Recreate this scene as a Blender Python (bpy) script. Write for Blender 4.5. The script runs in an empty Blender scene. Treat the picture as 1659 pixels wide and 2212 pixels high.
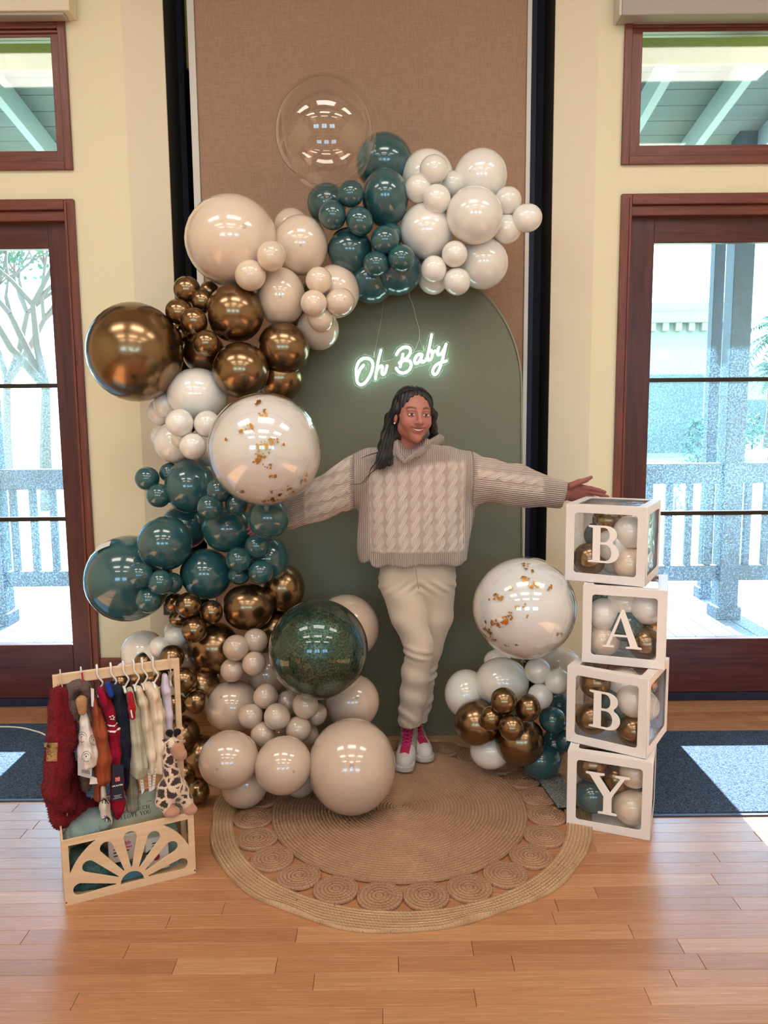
import bpy, bmesh, math, random
import numpy as np
from math import sin, cos, tan, pi, radians, sqrt, floor, atan2
from mathutils import Vector, Matrix, Euler

S = bpy.context.scene
COL = S.collection
# ------------------------------------------------------------------ camera
FPX = 1661.0; PITCH = radians(7.2); ROLL = .0091
CAM = np.array([0, -3.96, 1.55])
FW = np.array([0, cos(PITCH), -sin(PITCH)])
_u0 = np.array([0, sin(PITCH), cos(PITCH)]); _r0 = np.array([1., 0, 0])
RT = cos(ROLL)*_r0 - sin(ROLL)*_u0
UP = sin(ROLL)*_r0 + cos(ROLL)*_u0
cd = bpy.data.cameras.new('camera'); cam = bpy.data.objects.new('camera', cd); COL.objects.link(cam)
cd.sensor_fit = 'VERTICAL'; cd.sensor_height = 36; cd.lens = FPX/2212*36
cd.clip_start = .05; cd.clip_end = 400
cam.matrix_world = Matrix(((RT[0], UP[0], -FW[0], CAM[0]), (RT[1], UP[1], -FW[1], CAM[1]), (RT[2], UP[2], -FW[2], CAM[2]), (0, 0, 0, 1)))
S.camera = cam
# ------------------------------------------------------------------ world, sun, exposure
W = bpy.data.worlds.new('sky'); S.world = W; W.use_nodes = True
W.node_tree.nodes['Background'].inputs[0].default_value = (.43, .73, 1, 1)
W.node_tree.nodes['Background'].inputs[1].default_value = 12.0
sl = bpy.data.lights.new('sun', 'SUN'); sun = bpy.data.objects.new('sun', sl); COL.objects.link(sun)
sl.energy = 62; sl.color = (.86, .95, 1); sl.angle = radians(.55)
sun.rotation_euler = (radians(-(90-29)), 0, 0)      # shines towards the room from behind the doors
sun.location = (0, 12, 9)
S.view_settings.view_transform = 'Standard'; S.view_settings.look = 'None'
S.view_settings.exposure = 0; S.view_settings.gamma = 1; S.view_settings.use_curve_mapping = False
LAMP = 11.0
S.cycles.max_bounces = 10; S.cycles.transparent_max_bounces = 24; S.cycles.sample_clamp_indirect = 6
S.cycles.caustics_reflective = False; S.cycles.caustics_refractive = False

# ------------------------------------------------------------------ helpers
def ray(x, y): return FW + RT*(x-829.5)/FPX - UP*(y-1106)/FPX
def P(x, y, Y):                      # the point of the plane Y=const seen at a pixel of the photograph
    d = ray(x, y); return Vector(CAM + d*((Y-CAM[1])/d[1]))
def PZ(x, y, Z=0.):
    d = ray(x, y); return Vector(CAM + d*((Z-CAM[2])/d[2]))
def depth(p): return float((np.array(p)-CAM) @ FW)
def hexc(h, a=1.0):
    h = h.lstrip('#'); c = [int(h[i:i+2], 16)/255 for i in (0, 2, 4)]
    return tuple((v/12.92 if v <= .04045 else ((v+.055)/1.055)**2.4) for v in c) + (a,)
def link(o, parent=None):
    COL.objects.link(o)
    if parent is not None: o.parent = parent
    return o
def tag(o, label=None, cat=None, group=None, kind=None):
    if label: o['label'] = label
    if cat: o['category'] = cat
    if group: o['group'] = group
    if kind: o['kind'] = kind
    return o
def empty(name, loc=(0, 0, 0), rz=0, label=None, cat=None, group=None, kind=None, parent=None):
    o = bpy.data.objects.new(name, None); o.location = loc; o.rotation_euler = (0, 0, rz); o.empty_display_size = .05
    link(o, parent); return tag(o, label, cat, group, kind)
def mesh(name, v, f, mat=None, smooth=False):
    m = bpy.data.meshes.new(name); m.from_pydata([tuple(map(float, q)) for q in v], [], [tuple(map(int, q)) for q in f]); m.update()
    if mat: m.materials.append(mat)
    if smooth: m.polygons.foreach_set('use_smooth', [True]*len(m.polygons))
    return m
def obj(name, v, f, mat=None, parent=None, smooth=False, loc=None):
    o = bpy.data.objects.new(name, mesh(name, v, f, mat, smooth)); link(o, parent)
    if loc is not None: o.location = loc
    return o
def inst(name, me, parent=None, loc=(0, 0, 0), rot=(0, 0, 0), sc=(1, 1, 1)):
    o = bpy.data.objects.new(name, me); link(o, parent); o.location = loc; o.rotation_euler = rot; o.scale = sc; return o
class MB:                            # collects shapes; build() links them as one mesh object
    def __init__(s): s.v = []; s.f = []
    def add(s, v, f):
        n = len(s.v); s.v += [tuple(map(float, q)) for q in v]; s.f += [tuple(i+n for i in q) for q in f]; return s
    def box(s, a, b, M=None):
        (x0, y0, z0), (x1, y1, z1) = a, b
        v = [(x0, y0, z0), (x1, y0, z0), (x1, y1, z0), (x0, y1, z0), (x0, y0, z1), (x1, y0, z1), (x1, y1, z1), (x0, y1, z1)]
        if M is not None: v = [tuple(M @ Vector(q)) for q in v]
        return s.add(v, [(0, 3, 2, 1), (4, 5, 6, 7), (0, 1, 5, 4), (1, 2, 6, 5), (2, 3, 7, 6), (3, 0, 4, 7)])
    def bbox(s, a, b, r=.004, M=None):   # box with chamfered edges
        (x0, y0, z0), (x1, y1, z1) = a, b
        bm = bmesh.new(); bmesh.ops.create_cube(bm, size=1)
        for q in bm.verts: q.co = Vector(((x0+x1)/2+q.co.x*(x1-x0), (y0+y1)/2+q.co.y*(y1-y0), (z0+z1)/2+q.co.z*(z1-z0)))
        bmesh.ops.bevel(bm, geom=bm.edges[:], offset=r, segments=2, profile=.5, affect='EDGES')
        v = [(M @ q.co) if M is not None else q.co.copy() for q in bm.verts]; bm.verts.index_update()
        f = [[q.index for q in p.verts] for p in bm.faces]; bm.free(); return s.add(v, f)
    def tube(s, pts, r, n=8, closed=False, cap=True):
        pts = [Vector(p) for p in pts]; m = len(pts)
        rr = r if isinstance(r, (list, tuple)) else [r]*m
        v = []; up = None
        for i, p in enumerate(pts):
            t = (pts[(i+1) % m] - pts[i-1]) if closed else (pts[min(i+1, m-1)]-pts[max(i-1, 0)])
            if t.length < 1e-9: t = Vector((0, 0, 1))
            t.normalize()
            if up is None: up = t.orthogonal().normalized()
            up = (up - t*up.dot(t))
            if up.length < 1e-6: up = t.orthogonal()
            up.normalize(); b = t.cross(up)
            v += [p + (up*cos(2*pi*k/n) + b*sin(2*pi*k/n))*rr[i] for k in range(n)]
        f = [(i*n+k, i*n+(k+1) % n, ((i+1) % m)*n+(k+1) % n, ((i+1) % m)*n+k) for i in range(m if closed else m-1) for k in range(n)]
        if cap and not closed: f += [tuple(range(n-1, -1, -1)), tuple((m-1)*n+k for k in range(n))]
        return s.add(v, f)
    def lathe(s, prof, n=24, M=None, cap=True):
        v = [(r*cos(2*pi*k/n), r*sin(2*pi*k/n), z) for r, z in prof for k in range(n)]
        f = [(i*n+k, i*n+(k+1) % n, (i+1)*n+(k+1) % n, (i+1)*n+k) for i in range(len(prof)-1) for k in range(n)]
        if cap: f += [tuple(range(n-1, -1, -1)), tuple((len(prof)-1)*n+k for k in range(n))]
        if M is not None: v = [tuple(M @ Vector(q)) for q in v]
        return s.add(v, f)
    def prism(s, poly, z0, z1, M=None):
        n = len(poly); v = [(x, y, z0) for x, y in poly]+[(x, y, z1) for x, y in poly]
        if M is not None: v = [tuple(M @ Vector(q)) for q in v]
        return s.add(v, [tuple(range(n-1, -1, -1)), tuple(range(n, 2*n))]+[(i, (i+1) % n, n+(i+1) % n, n+i) for i in range(n)])
    def build(s, name, mat=None, parent=None, smooth=False, loc=None): return obj(name, s.v, s.f, mat, parent, smooth, loc)
    def me(s, name, mat=None, smooth=False): return mesh(name, s.v, s.f, mat, smooth)
def catmull(p, n=8, closed=False):
    p = [Vector(q) for q in p]; out = []; m = len(p)
    for i in range(m if closed else m-1):
        a, b, c, d = (p[(i-1) % m], p[i], p[(i+1) % m], p[(i+2) % m]) if closed else (p[max(i-1, 0)], p[i], p[i+1], p[min(i+2, m-1)])
        for k in range(n):
            t = k/n; out.append(.5*((2*b)+(c-a)*t+(2*a-5*b+4*c-d)*t*t+(3*b-a-3*c+d)*t**3))
    if not closed: out.append(p[-1])
    return out
def plate(name, outer, holes, th, mat, parent=None, bevel=0):   # flat sheet with cut-outs in XY, thickness th about z=0
    cu = bpy.data.curves.new(name, 'CURVE'); cu.dimensions = '2D'; cu.fill_mode = 'BOTH'; cu.extrude = th/2-bevel; cu.bevel_depth = bevel; cu.bevel_resolution = 1
    if bevel: cu.offset = -bevel
    for pl in [outer]+list(holes):
        sp = cu.splines.new('POLY'); sp.points.add(len(pl)-1); sp.use_cyclic_u = True
        for q, pt in zip(sp.points, pl): q.co = (pt[0], pt[1], 0, 1)
    t = bpy.data.objects.new(name, cu); COL.objects.link(t)
    dg = bpy.context.evaluated_depsgraph_get(); me = bpy.data.meshes.new_from_object(t.evaluated_get(dg))
    bpy.data.objects.remove(t); bpy.data.curves.remove(cu); me.name = name
    me.materials.clear(); me.materials.append(mat)
    o = bpy.data.objects.new(name, me); link(o, parent); return o
def text_mesh(name, body, size, mat, parent=None, M=None, ext=.0004, spacing=1.0, align='CENTER', shear=0, offset=0):
    cu = bpy.data.curves.new(name, 'FONT'); cu.body = body; cu.size = size; cu.extrude = ext; cu.align_x = align; cu.space_character = spacing; cu.shear = shear; cu.offset = offset
    t = bpy.data.objects.new(name, cu); COL.objects.link(t)
    dg = bpy.context.evaluated_depsgraph_get(); me = bpy.data.meshes.new_from_object(t.evaluated_get(dg))
    bpy.data.objects.remove(t); bpy.data.curves.remove(cu); me.name = name; me.materials.clear(); me.materials.append(mat)
    if M is not None: me.transform(M)
    o = bpy.data.objects.new(name, me); link(o, parent); return o
def rrect(x0, y0, x1, y1, r, n=6):
    out = []
    for cx, cy, a in ((x1-r, y0+r, -pi/2), (x1-r, y1-r, 0), (x0+r, y1-r, pi/2), (x0+r, y0+r, pi)):
        out += [(cx+r*cos(a+pi/2*k/n), cy+r*sin(a+pi/2*k/n)) for k in range(n+1)]
    return out
# ---- signed distance fields meshed with naive surface nets
def smin(a, b, k):
    h = np.clip(.5+.5*(b-a)/k, 0, 1); return b*(1-h)+a*h-k*h*(1-h)
def smax(a, b, k): return -smin(-a, -b, k)
def sph(p, c, r): return np.sqrt((p[0]-c[0])**2+(p[1]-c[1])**2+(p[2]-c[2])**2)-r
def ell(p, c, r):
    q = [(p[i]-c[i])/r[i] for i in range(3)]; k0 = np.sqrt(q[0]**2+q[1]**2+q[2]**2)+1e-9
    k1 = np.sqrt((q[0]/r[0])**2+(q[1]/r[1])**2+(q[2]/r[2])**2)+1e-9
    return k0*(k0-1)/k1
def cap(p, a, b, ra, rb=None, flat=None):     # tapered capsule; flat=(axis, factor) squeezes it along one axis
    rb = ra if rb is None else rb
    w = [1., 1., 1.]
    if flat: w[flat[0]] = 1/flat[1]
    q = [(p[i]-a[i])*w[i] for i in range(3)]; d = [(b[i]-a[i])*w[i] for i in range(3)]
    L = d[0]**2+d[1]**2+d[2]**2+1e-12
    t = np.clip((q[0]*d[0]+q[1]*d[1]+q[2]*d[2])/L, 0, 1)
    e = np.sqrt((q[0]-d[0]*t)**2+(q[1]-d[1]*t)**2+(q[2]-d[2]*t)**2)-(ra+(rb-ra)*t)
    return e*(flat[1] if flat and flat[1] < 1 else 1)
def rbox(p, c, h, r):
    q = [np.abs(p[i]-c[i])-h[i]+r for i in range(3)]
    return np.sqrt(sum(np.maximum(x, 0)**2 for x in q))+np.minimum(np.maximum(q[0], np.maximum(q[1], q[2])), 0)-r
def chain(p, pts, rad, k=.01, flat=None):
    d = None
    for i in range(len(pts)-1):
        e = cap(p, pts[i], pts[i+1], rad[i], rad[i+1], flat); d = e if d is None else smin(d, e, k)
    return d
def snet(fn, lo, hi, h):
    n = [int(math.ceil((hi[i]-lo[i])/h))+2 for i in range(3)]
    ax = [np.linspace(lo[i], lo[i]+h*(n[i]-1), n[i], dtype=np.float32) for i in range(3)]
    p = [ax[0][:, None, None], ax[1][None, :, None], ax[2][None, None, :]]
    d = np.broadcast_to(fn(p), n).astype(np.float32)
    s = d < 0
    crn = [(i, j, k) for i in (0, 1) for j in (0, 1) for k in (0, 1)]
    sl = lambda c: tuple(slice(c[a], n[a]-1+c[a]) for a in range(3))
    cnt = sum(s[sl(c)].astype(np.int8) for c in crn); act = (cnt > 0) & (cnt < 8)
    idx = np.full(act.shape, -1, np.int32); ci = np.argwhere(act); idx[act] = np.arange(len(ci))
    acc = np.zeros((len(ci), 3)); num = np.zeros(len(ci))
    dv = {c: d[sl(c)][act] for c in crn}
    for c in crn:
        for a in range(3):
            if c[a] == 0:
                e = list(c); e[a] = 1; e = tuple(e); va, vb = dv[c], dv[e]; m = (va < 0) != (vb < 0)
                t = np.where(m, va/np.where(m, va-vb, 1), 0)
                q = np.array(c, float)[None, :].repeat(len(ci), 0); q[:, a] += t
                acc[m] += q[m]; num[m] += 1
    v = (ci+acc/num[:, None])*h+np.array(lo)
    F = []
    for a in range(3):
        b, c = (a+1) % 3, (a+2) % 3
        A = [slice(1, n[i]-1) for i in range(3)]; A[a] = slice(0, n[a]-1); B = list(A); B[a] = slice(1, n[a])
        s0, s1 = s[tuple(A)], s[tuple(B)]; m = np.argwhere(s0 != s1)
        if not len(m): continue
        fl = s0[tuple(m.T)]
        g = m.copy(); g[:, b] += 1; g[:, c] += 1
        def I(db, dc):
            k = g.copy(); k[:, b] += db; k[:, c] += dc; return idx[tuple(k.T)]
        q = np.stack([I(-1, -1), I(0, -1), I(0, 0), I(-1, 0)], 1)
        q[~fl] = q[~fl][:, ::-1]; F.append(q)
    F = np.concatenate(F); F = F[(F >= 0).all(1)]
    return v, F
def npmesh(name, v, f, mat=None, smooth=True):
    m = bpy.data.meshes.new(name); m.vertices.add(len(v)); m.vertices.foreach_set('co', np.asarray(v, np.float32).ravel())
    m.loops.add(f.size); m.loops.foreach_set('vertex_index', f.astype(np.int32).ravel())
    m.polygons.add(len(f)); m.polygons.foreach_set('loop_start', np.arange(0, f.size, f.shape[1], dtype=np.int32))
    m.update(calc_edges=True); m.validate()
    if mat: m.materials.append(mat)
    if smooth: m.polygons.foreach_set('use_smooth', [True]*len(m.polygons))
    return m
def sdf(name, fn, lo, hi, h, mat, parent=None, relax=2):
    v, f = snet(fn, lo, hi, h)
    e = np.concatenate([f[:, [0, 1]], f[:, [1, 2]], f[:, [2, 3]], f[:, [3, 0]]])
    for _ in range(relax):
        acc = np.zeros_like(v); n = np.zeros(len(v))
        np.add.at(acc, e[:, 0], v[e[:, 1]]); np.add.at(n, e[:, 0], 1); np.add.at(acc, e[:, 1], v[e[:, 0]]); np.add.at(n, e[:, 1], 1)
        v = v*.45+.55*acc/np.maximum(n, 1)[:, None]
    o = bpy.data.objects.new(name, npmesh(name, v, f, mat)); link(o, parent); o_v = v
    return o, o_v
def vcol(me, name, data):             # float colour per vertex (what the surface itself is coloured)
    a = me.color_attributes.new(name, 'FLOAT_COLOR', 'POINT'); a.data.foreach_set('color', np.asarray(data, np.float32).ravel())
def vattr(me, name, data):
    a = me.attributes.new(name, 'FLOAT_VECTOR', 'POINT'); a.data.foreach_set('vector', np.asarray(data, np.float32).ravel())

# ------------------------------------------------------------------ materials
class NT:
    def __init__(s, name):
        s.m = bpy.data.materials.new(name); s.m.use_nodes = True; s.t = s.m.node_tree; s.b = s.t.nodes['Principled BSDF']; s.o = s.t.nodes['Material Output']
    def n(s, typ, **kw):
        q = s.t.nodes.new('ShaderNode'+typ)
        for k, v in kw.items(): setattr(q, k, v)
        return q
    def l(s, a, b): s.t.links.new(a, b)
    def put(s, sock, v):
        if hasattr(v, 'links') or isinstance(v, bpy.types.NodeSocket): s.l(v, sock)
        else: sock.default_value = v
    def math(s, op, a, b=None, c=None, clamp=False):
        q = s.n('Math', operation=op); q.use_clamp = clamp; s.put(q.inputs[0], a)
        if b is not None: s.put(q.inputs[1], b)
        if c is not None: s.put(q.inputs[2], c)
        return q.outputs[0]
    def coord(s, kind='Object', scale=None):
        c = s.n('TexCoord').outputs[kind]
        if scale is None: return c
        q = s.n('Mapping'); q.inputs['Scale'].default_value = scale; s.l(c, q.inputs[0]); return q.outputs[0]
    def noise(s, vec=None, scale=5, detail=3, rough=.5, dist=0):
        q = s.n('TexNoise'); q.inputs['Scale'].default_value = scale; q.inputs['Detail'].default_value = detail; q.inputs['Roughness'].default_value = rough; q.inputs['Distortion'].default_value = dist
        if vec is not None: s.l(vec, q.inputs['Vector'])
        return q.outputs[0]
    def wave(s, vec=None, scale=5, dist=0, direction='X', det=2, dscale=1, typ='BANDS'):
        q = s.n('TexWave', wave_type=typ); q.inputs['Scale'].default_value = scale; q.inputs['Distortion'].default_value = dist; q.inputs['Detail'].default_value = det; q.inputs['Detail Scale'].default_value = dscale
        if typ == 'BANDS': q.bands_direction = direction
        if vec is not None: s.l(vec, q.inputs['Vector'])
        return q.outputs[1]
    def ramp(s, fac, stops, interp='LINEAR'):
        q = s.n('ValToRGB'); s.put(q.inputs[0], fac); q.color_ramp.interpolation = interp; e = q.color_ramp.elements
        while len(e) < len(stops): e.new(.5)
        for k, (pos, c) in zip(e, stops): k.position = pos; k.color = c if len(c) == 4 else tuple(c)+(1,)
        return q.outputs[0]
    def mix(s, fac, a, b, blend='MIX'):
        q = s.n('Mix', data_type='RGBA', blend_type=blend); s.put(q.inputs[0], fac); s.put(q.inputs[6], a); s.put(q.inputs[7], b); return q.outputs[2]
    def bump(s, h, strength=.3, dist=.01, normal=None):
        q = s.n('Bump'); q.inputs['Strength'].default_value = strength; q.inputs['Distance'].default_value = dist; s.put(q.inputs['Height'], h)
        if normal is not None: s.l(normal, q.inputs['Normal'])
        return q.outputs[0]
    def set(s, **kw):
        nm = {'base': 'Base Color', 'rough': 'Roughness', 'metal': 'Metallic', 'normal': 'Normal', 'spec': 'Specular IOR Level', 'coat': 'Coat Weight', 'coatr': 'Coat Roughness', 'sheen': 'Sheen Weight', 'sss': 'Subsurface Weight', 'sssr': 'Subsurface Radius', 'ssss': 'Subsurface Scale', 'em': 'Emission Color', 'es': 'Emission Strength', 'trans': 'Transmission Weight', 'alpha': 'Alpha', 'ior': 'IOR', 'sheenr': 'Sheen Roughness'}
        for k, v in kw.items(): s.put(s.b.inputs[nm[k]], v)
        return s
def simple(name, col, rough=.5, metal=0., var=.0, vscale=8, bump=0, bscale=60, **kw):
    n = NT(name); c = hexc(col) if isinstance(col, str) else col
    if var:
        nz = n.noise(n.coord(), vscale, 4); b = n.mix(nz, tuple(x*(1-var) for x in c[:3])+(1,), tuple(min(1, x*(1+var)) for x in c[:3])+(1,)); n.set(base=b)
    else: n.set(base=c)
    n.set(rough=rough, metal=metal, **kw)
    if bump: n.set(normal=n.bump(n.noise(n.coord(), bscale, 3), bump, .004))
    return n.m
# ------------------------------------------------------------------ materials of the setting
def m_floor():
    n = NT('oak_strip_floor'); pos = n.n('NewGeometry'); oi = n.n('ObjectInfo')
    rnd = n.math('FRACT', n.math('ADD', oi.outputs['Random'], pos.outputs['Random Per Island']))
    off = n.n('CombineXYZ'); n.l(n.math('MULTIPLY', rnd, 37.0), off.inputs[0]); n.l(n.math('MULTIPLY', rnd, 19.0), off.inputs[1])
    va = n.n('VectorMath', operation='ADD'); n.l(pos.outputs['Position'], va.inputs[0]); n.l(off.outputs[0], va.inputs[1])
    mp = n.n('Mapping'); mp.inputs['Scale'].default_value = (1.6, 38, 1); n.l(va.outputs[0], mp.inputs[0])
    g = n.noise(mp.outputs[0], 2.2, 6, .62, .6); mp2 = n.n('Mapping'); mp2.inputs['Scale'].default_value = (4, 210, 1); n.l(va.outputs[0], mp2.inputs[0])
    fine = n.noise(mp2.outputs[0], 1.6, 4, .6)
    base = n.ramp(rnd, [(0, hexc('#a3704c')), (.25, hexc('#b98560')), (.55, hexc('#b27a56')), (.8, hexc('#c7966e')), (1, hexc('#aa7450'))])
    c = n.mix(n.ramp(g, [(.3, (0, 0, 0, 1)), (.72, (1, 1, 1, 1))]), n.mix(.42, base, hexc('#7a4e33')), base)
    c = n.mix(n.math('MULTIPLY', n.ramp(fine, [(.45, (0, 0, 0, 1)), (.7, (1, 1, 1, 1))]), .35), c, n.mix(.5, base, hexc('#e2ad7c')))
    n.set(base=c, rough=n.math('MULTIPLY_ADD', fine, .12, .2), spec=.5, normal=n.bump(fine, .06, .002)); return n.m
M_FLOOR = m_floor()
def m_wall(name, col):
    n = NT(name); nz = n.noise(n.coord(), 1.4, 4); c = hexc(col)
    n.set(base=n.mix(nz, tuple(x*.95 for x in c[:3])+(1,), c), rough=.62, normal=n.bump(n.noise(n.coord(), 160, 3), .05, .002)); return n.m
M_WALL = m_wall('cream_wall_paint', '#efe6c4')
M_WALL2 = m_wall('pale_cream_paint', '#efe3c8')
M_CEIL = m_wall('ceiling_paint', '#e8dcc4')
def m_wood(name, lo, hi, axis=2, sc=1., rough=.35):
    n = NT(name); s = [26*sc]*3; s[axis] = 1.6*sc
    v = n.coord('Object', tuple(s)); g = n.noise(v, 1.6, 6, .6, 1.6); s2 = [120*sc]*3; s2[axis] = 5*sc
    g2 = n.noise(n.coord('Object', tuple(s2)), 1.5, 3)
    c = n.ramp(g, [(.3, hexc(lo)), (.7, hexc(hi))]); c = n.mix(n.math('MULTIPLY', g2, .3), c, hexc(lo))
    n.set(base=c, rough=rough, normal=n.bump(g2, .08, .003)); return n.m
M_CAS_V = m_wood('red_oak_casing_v', '#5b2b22', '#8b4a3c', 2); M_CAS_H = m_wood('red_oak_casing_h', '#5b2b22', '#8b4a3c', 0)
M_DOOR_V = m_wood('mahogany_v', '#3f2024', '#653634', 2, .7, .3); M_DOOR_H = m_wood('mahogany_h', '#3f2024', '#653634', 0, .7, .3)
M_MUNT = simple('dark_muntin', '#23160f', .4)
def m_glass():
    n = NT('dusty_window_glass'); n.t.nodes.remove(n.b)
    tr = n.n('BsdfTransparent'); tr.inputs[0].default_value = (.93, .965, .97, 1)
    gl = n.n('BsdfGlossy'); gl.inputs['Roughness'].default_value = .02
    fr = n.n('Fresnel'); fr.inputs[0].default_value = 1.5
    m1 = n.n('MixShader'); n.l(fr.outputs[0], m1.inputs[0]); n.l(tr.outputs[0], m1.inputs[1]); n.l(gl.outputs[0], m1.inputs[2])
    du = n.n('BsdfTranslucent'); du.inputs[0].default_value = (.34, .66, 1, 1)
    c = n.coord('Object'); a = n.noise(c, 130, 3, .7); b = n.noise(c, 2.2, 3)
    d = n.math('MULTIPLY', n.ramp(a, [(.5, (.12, .12, .12, 1)), (.6, (1, 1, 1, 1))]), n.math('MULTIPLY_ADD', b, .11, -.01))
    m2 = n.n('MixShader'); n.l(d, m2.inputs[0]); n.l(m1.outputs[0], m2.inputs[1]); n.l(du.outputs[0], m2.inputs[2]); n.l(m2.outputs[0], n.o.inputs[0]); return n.m
M_GLASS = m_glass()
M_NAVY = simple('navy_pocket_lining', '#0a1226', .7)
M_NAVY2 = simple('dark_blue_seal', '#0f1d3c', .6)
M_TRIMW = simple('white_aluminium_edge', '#cfccc6', .4, .1)

# ------------------------------------------------------------------ floor: boards
floor = MB().box((-4.5, -8.5, -.12), (4.5, .7, -.0125)).build('floor', simple('subfloor', '#2a1a10', .8)); tag(floor, 'warm brown oak strip floor across the whole room', 'floor', kind='structure')
PW = .0645; Y0 = -1.984
joints = {2: [(641, 2018)], 1: [(1021, 2050), (275, 2051)], 0: [(597, 2084), (861, 2084), (1109, 2084), (378, 2086), (1521, 2085)], -1: [(678, 2120)], -2: [(1027, 2158), (164, 2158), (1402, 2158)], -3: [(827, 2195)],
          3: [(365, 1988), (1208, 2018)], 4: [(483, 1960), (1203, 1958)], 5: [(1289, 1930)], 6: [(250, 1933)]}
rg = random.Random(4)
g = .0006
pv = [(0, 0, -.012), (1, 0, -.012), (1, 1, -.012), (0, 1, -.012), (0, 0, -.0008), (1, 0, -.0008), (1, 1, -.0008), (0, 1, -.0008), (.001, .012, 0), (.999, .012, 0), (.999, .988, 0), (.001, .988, 0)]
pf = [(0, 1, 5, 4), (1, 2, 6, 5), (2, 3, 7, 6), (3, 0, 4, 7), (4, 5, 9, 8), (5, 6, 10, 9), (6, 7, 11, 10), (7, 4, 8, 11), (8, 9, 10, 11)]
plank_me = mesh('plank', pv, pf, M_FLOOR)
rest = MB(); near = []
k = int((-8.5-Y0)/PW)
while Y0+k*PW < .1:
    y = Y0+k*PW
    if k in joints:
        xs = sorted(PZ(*q).x for q in joints[k]); x = xs[0]
        while x > -4.3: x -= rg.uniform(.55, 1.3); xs.insert(0, x)
        x = xs[-1]
        while x < 4.4: x += rg.uniform(.55, 1.3); xs.append(x)
    else:
        x = -4.5-rg.random()*.8; xs = [x]
        while x < 4.4: x += rg.uniform(.5, 1.4); xs.append(x)
    for a, b in zip(xs, xs[1:]):
        a = max(a, -4.5); b = min(b, 4.5)
        if b-a < .02: continue
        lim = .56*(y+3.96)+.15
        if y > -2.3 and b > -lim and a < lim: near.append((y, a, b))
        else: rest.add([(a+g+(b-a-2*g)*q[0], y+g/2+(PW-g)*q[1], q[2]) for q in pv], pf)
    k += 1
near.sort()
for i, (y, a, b) in enumerate(near):
    if i < 300: inst('plank', plank_me, floor, (a+g, y+g/2, 0), (0, 0, 0), (b-a-2*g, PW-g, 1))
    else: rest.add([(a+g+(b-a-2*g)*q[0], y+g/2+(PW-g)*q[1], q[2]) for q in pv], pf)
tag(rest.build('planks_beyond', M_FLOOR, floor), kind='stuff')

# ------------------------------------------------------------------ walls
ZC = 4.6
LD0, LD1, RD0, RD1 = -2.72, -1.54, 1.21, 2.40          # door openings
wb = MB()
for a, b in ((-4.5, LD0), (LD1, -1.24), (1.055, RD0), (RD1, 4.5)): wb.box((a, 0, 0), (b, .14, ZC))
for a, b in ((LD0, LD1), (RD0, RD1)):
    wb.box((a, 0, 2.6), (b, .14, 2.78)); wb.box((a, 0, 3.42), (b, .14, ZC))
tag(wb.build('wall_back', M_WALL), 'cream painted wall holding the two glazed doors', 'wall', kind='structure')
GL, GR, PY1 = -.2626*4.04, .2136*4.04, .08
wr = MB()
for sx, x0, x1 in ((-1, -1.24, GL), (1, 1.055, GR)):
    p = [(x0, 0), (x1, PY1), (x1, PY1+.012), (x0, PY1+.012)]
    if sx > 0: p = p[::-1]
    wr.prism(p, 0, ZC)
tag(wr.build('wall_pier', M_WALL2), 'paler cream splayed piers flanking the fabric partition', 'wall', kind='structure')
jm = MB().box((-1.24, PY1+.012, 0), (GL, .34, ZC)).box((GR, PY1+.012, 0), (1.055, .34, ZC))  # jamb faces coloured darker than the piers
tag(jm.build('wall_jamb', simple('dark_jamb', '#35322f', .7)), 'dark grey jambs inside the partition pocket', 'wall', kind='structure')
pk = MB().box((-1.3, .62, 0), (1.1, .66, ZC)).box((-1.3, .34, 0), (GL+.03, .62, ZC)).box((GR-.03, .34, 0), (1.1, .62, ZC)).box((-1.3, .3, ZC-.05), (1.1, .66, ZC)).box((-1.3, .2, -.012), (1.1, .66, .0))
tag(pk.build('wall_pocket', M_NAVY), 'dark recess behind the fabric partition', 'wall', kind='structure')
def side(name, a, b, lab): return tag(MB().box(a, b).build(name, M_WALL), lab, 'wall', kind='structure')
side('wall_left', (-4.64, -8.5, 0), (-4.5, .14, ZC), 'cream side wall left of the camera')
side('wall_right', (4.5, -8.5, 0), (4.64, .14, ZC), 'cream side wall right of the camera')
wf = MB().box((-4.5, -8.64, 0), (4.5, -8.5, 1.75)).box((-4.5, -8.64, 2.9), (4.5, -8.5, ZC))
for a, b in ((-4.5, -3.4), (-1.6, -.8), (.8, 1.6), (3.4, 4.5)): wf.box((a, -8.64, 1.75), (b, -8.5, 2.9))
tag(wf.build('wall_front', M_WALL), 'cream wall behind the camera with three added windows', 'wall', kind='structure')
for i, (a, b) in enumerate(((-3.4, -1.6), (-.8, .8), (1.6, 3.4))):  # unseen windows, added and sized for soft daylight fill from the front
    w = empty('window_%d' % (i+3), ((a+b)/2, -8.57, 1.75), label='added fill window behind the camera number %d' % (i+1) if False else ('added fill window behind the camera on the %s' % ('left', 'middle', 'right')[i]), cat='window', kind='structure')
    h = (b-a)/2
    MB().box((-h, -.01, 0), (h, .01, 1.15)).build('pane', M_GLASS, w)
    f = MB().box((-h, -.04, 0), (-h+.07, .05, 1.15)).box((h-.07, -.04, 0), (h, .05, 1.15)).box((-h, -.04, 0), (h, .05, .07)).box((-h, -.04, 1.08), (h, .05, 1.15)).box((-.03, -.03, 0), (.03, .04, 1.15))
    f.build('window_frame', M_CAS_V, w)
ce = tag(MB().box((-4.6, -8.6, ZC), (4.6, .7, ZC+.1)).build('ceiling', M_CEIL), 'pale ceiling of the room crossed by dark beams', 'ceiling', kind='structure')
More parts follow.
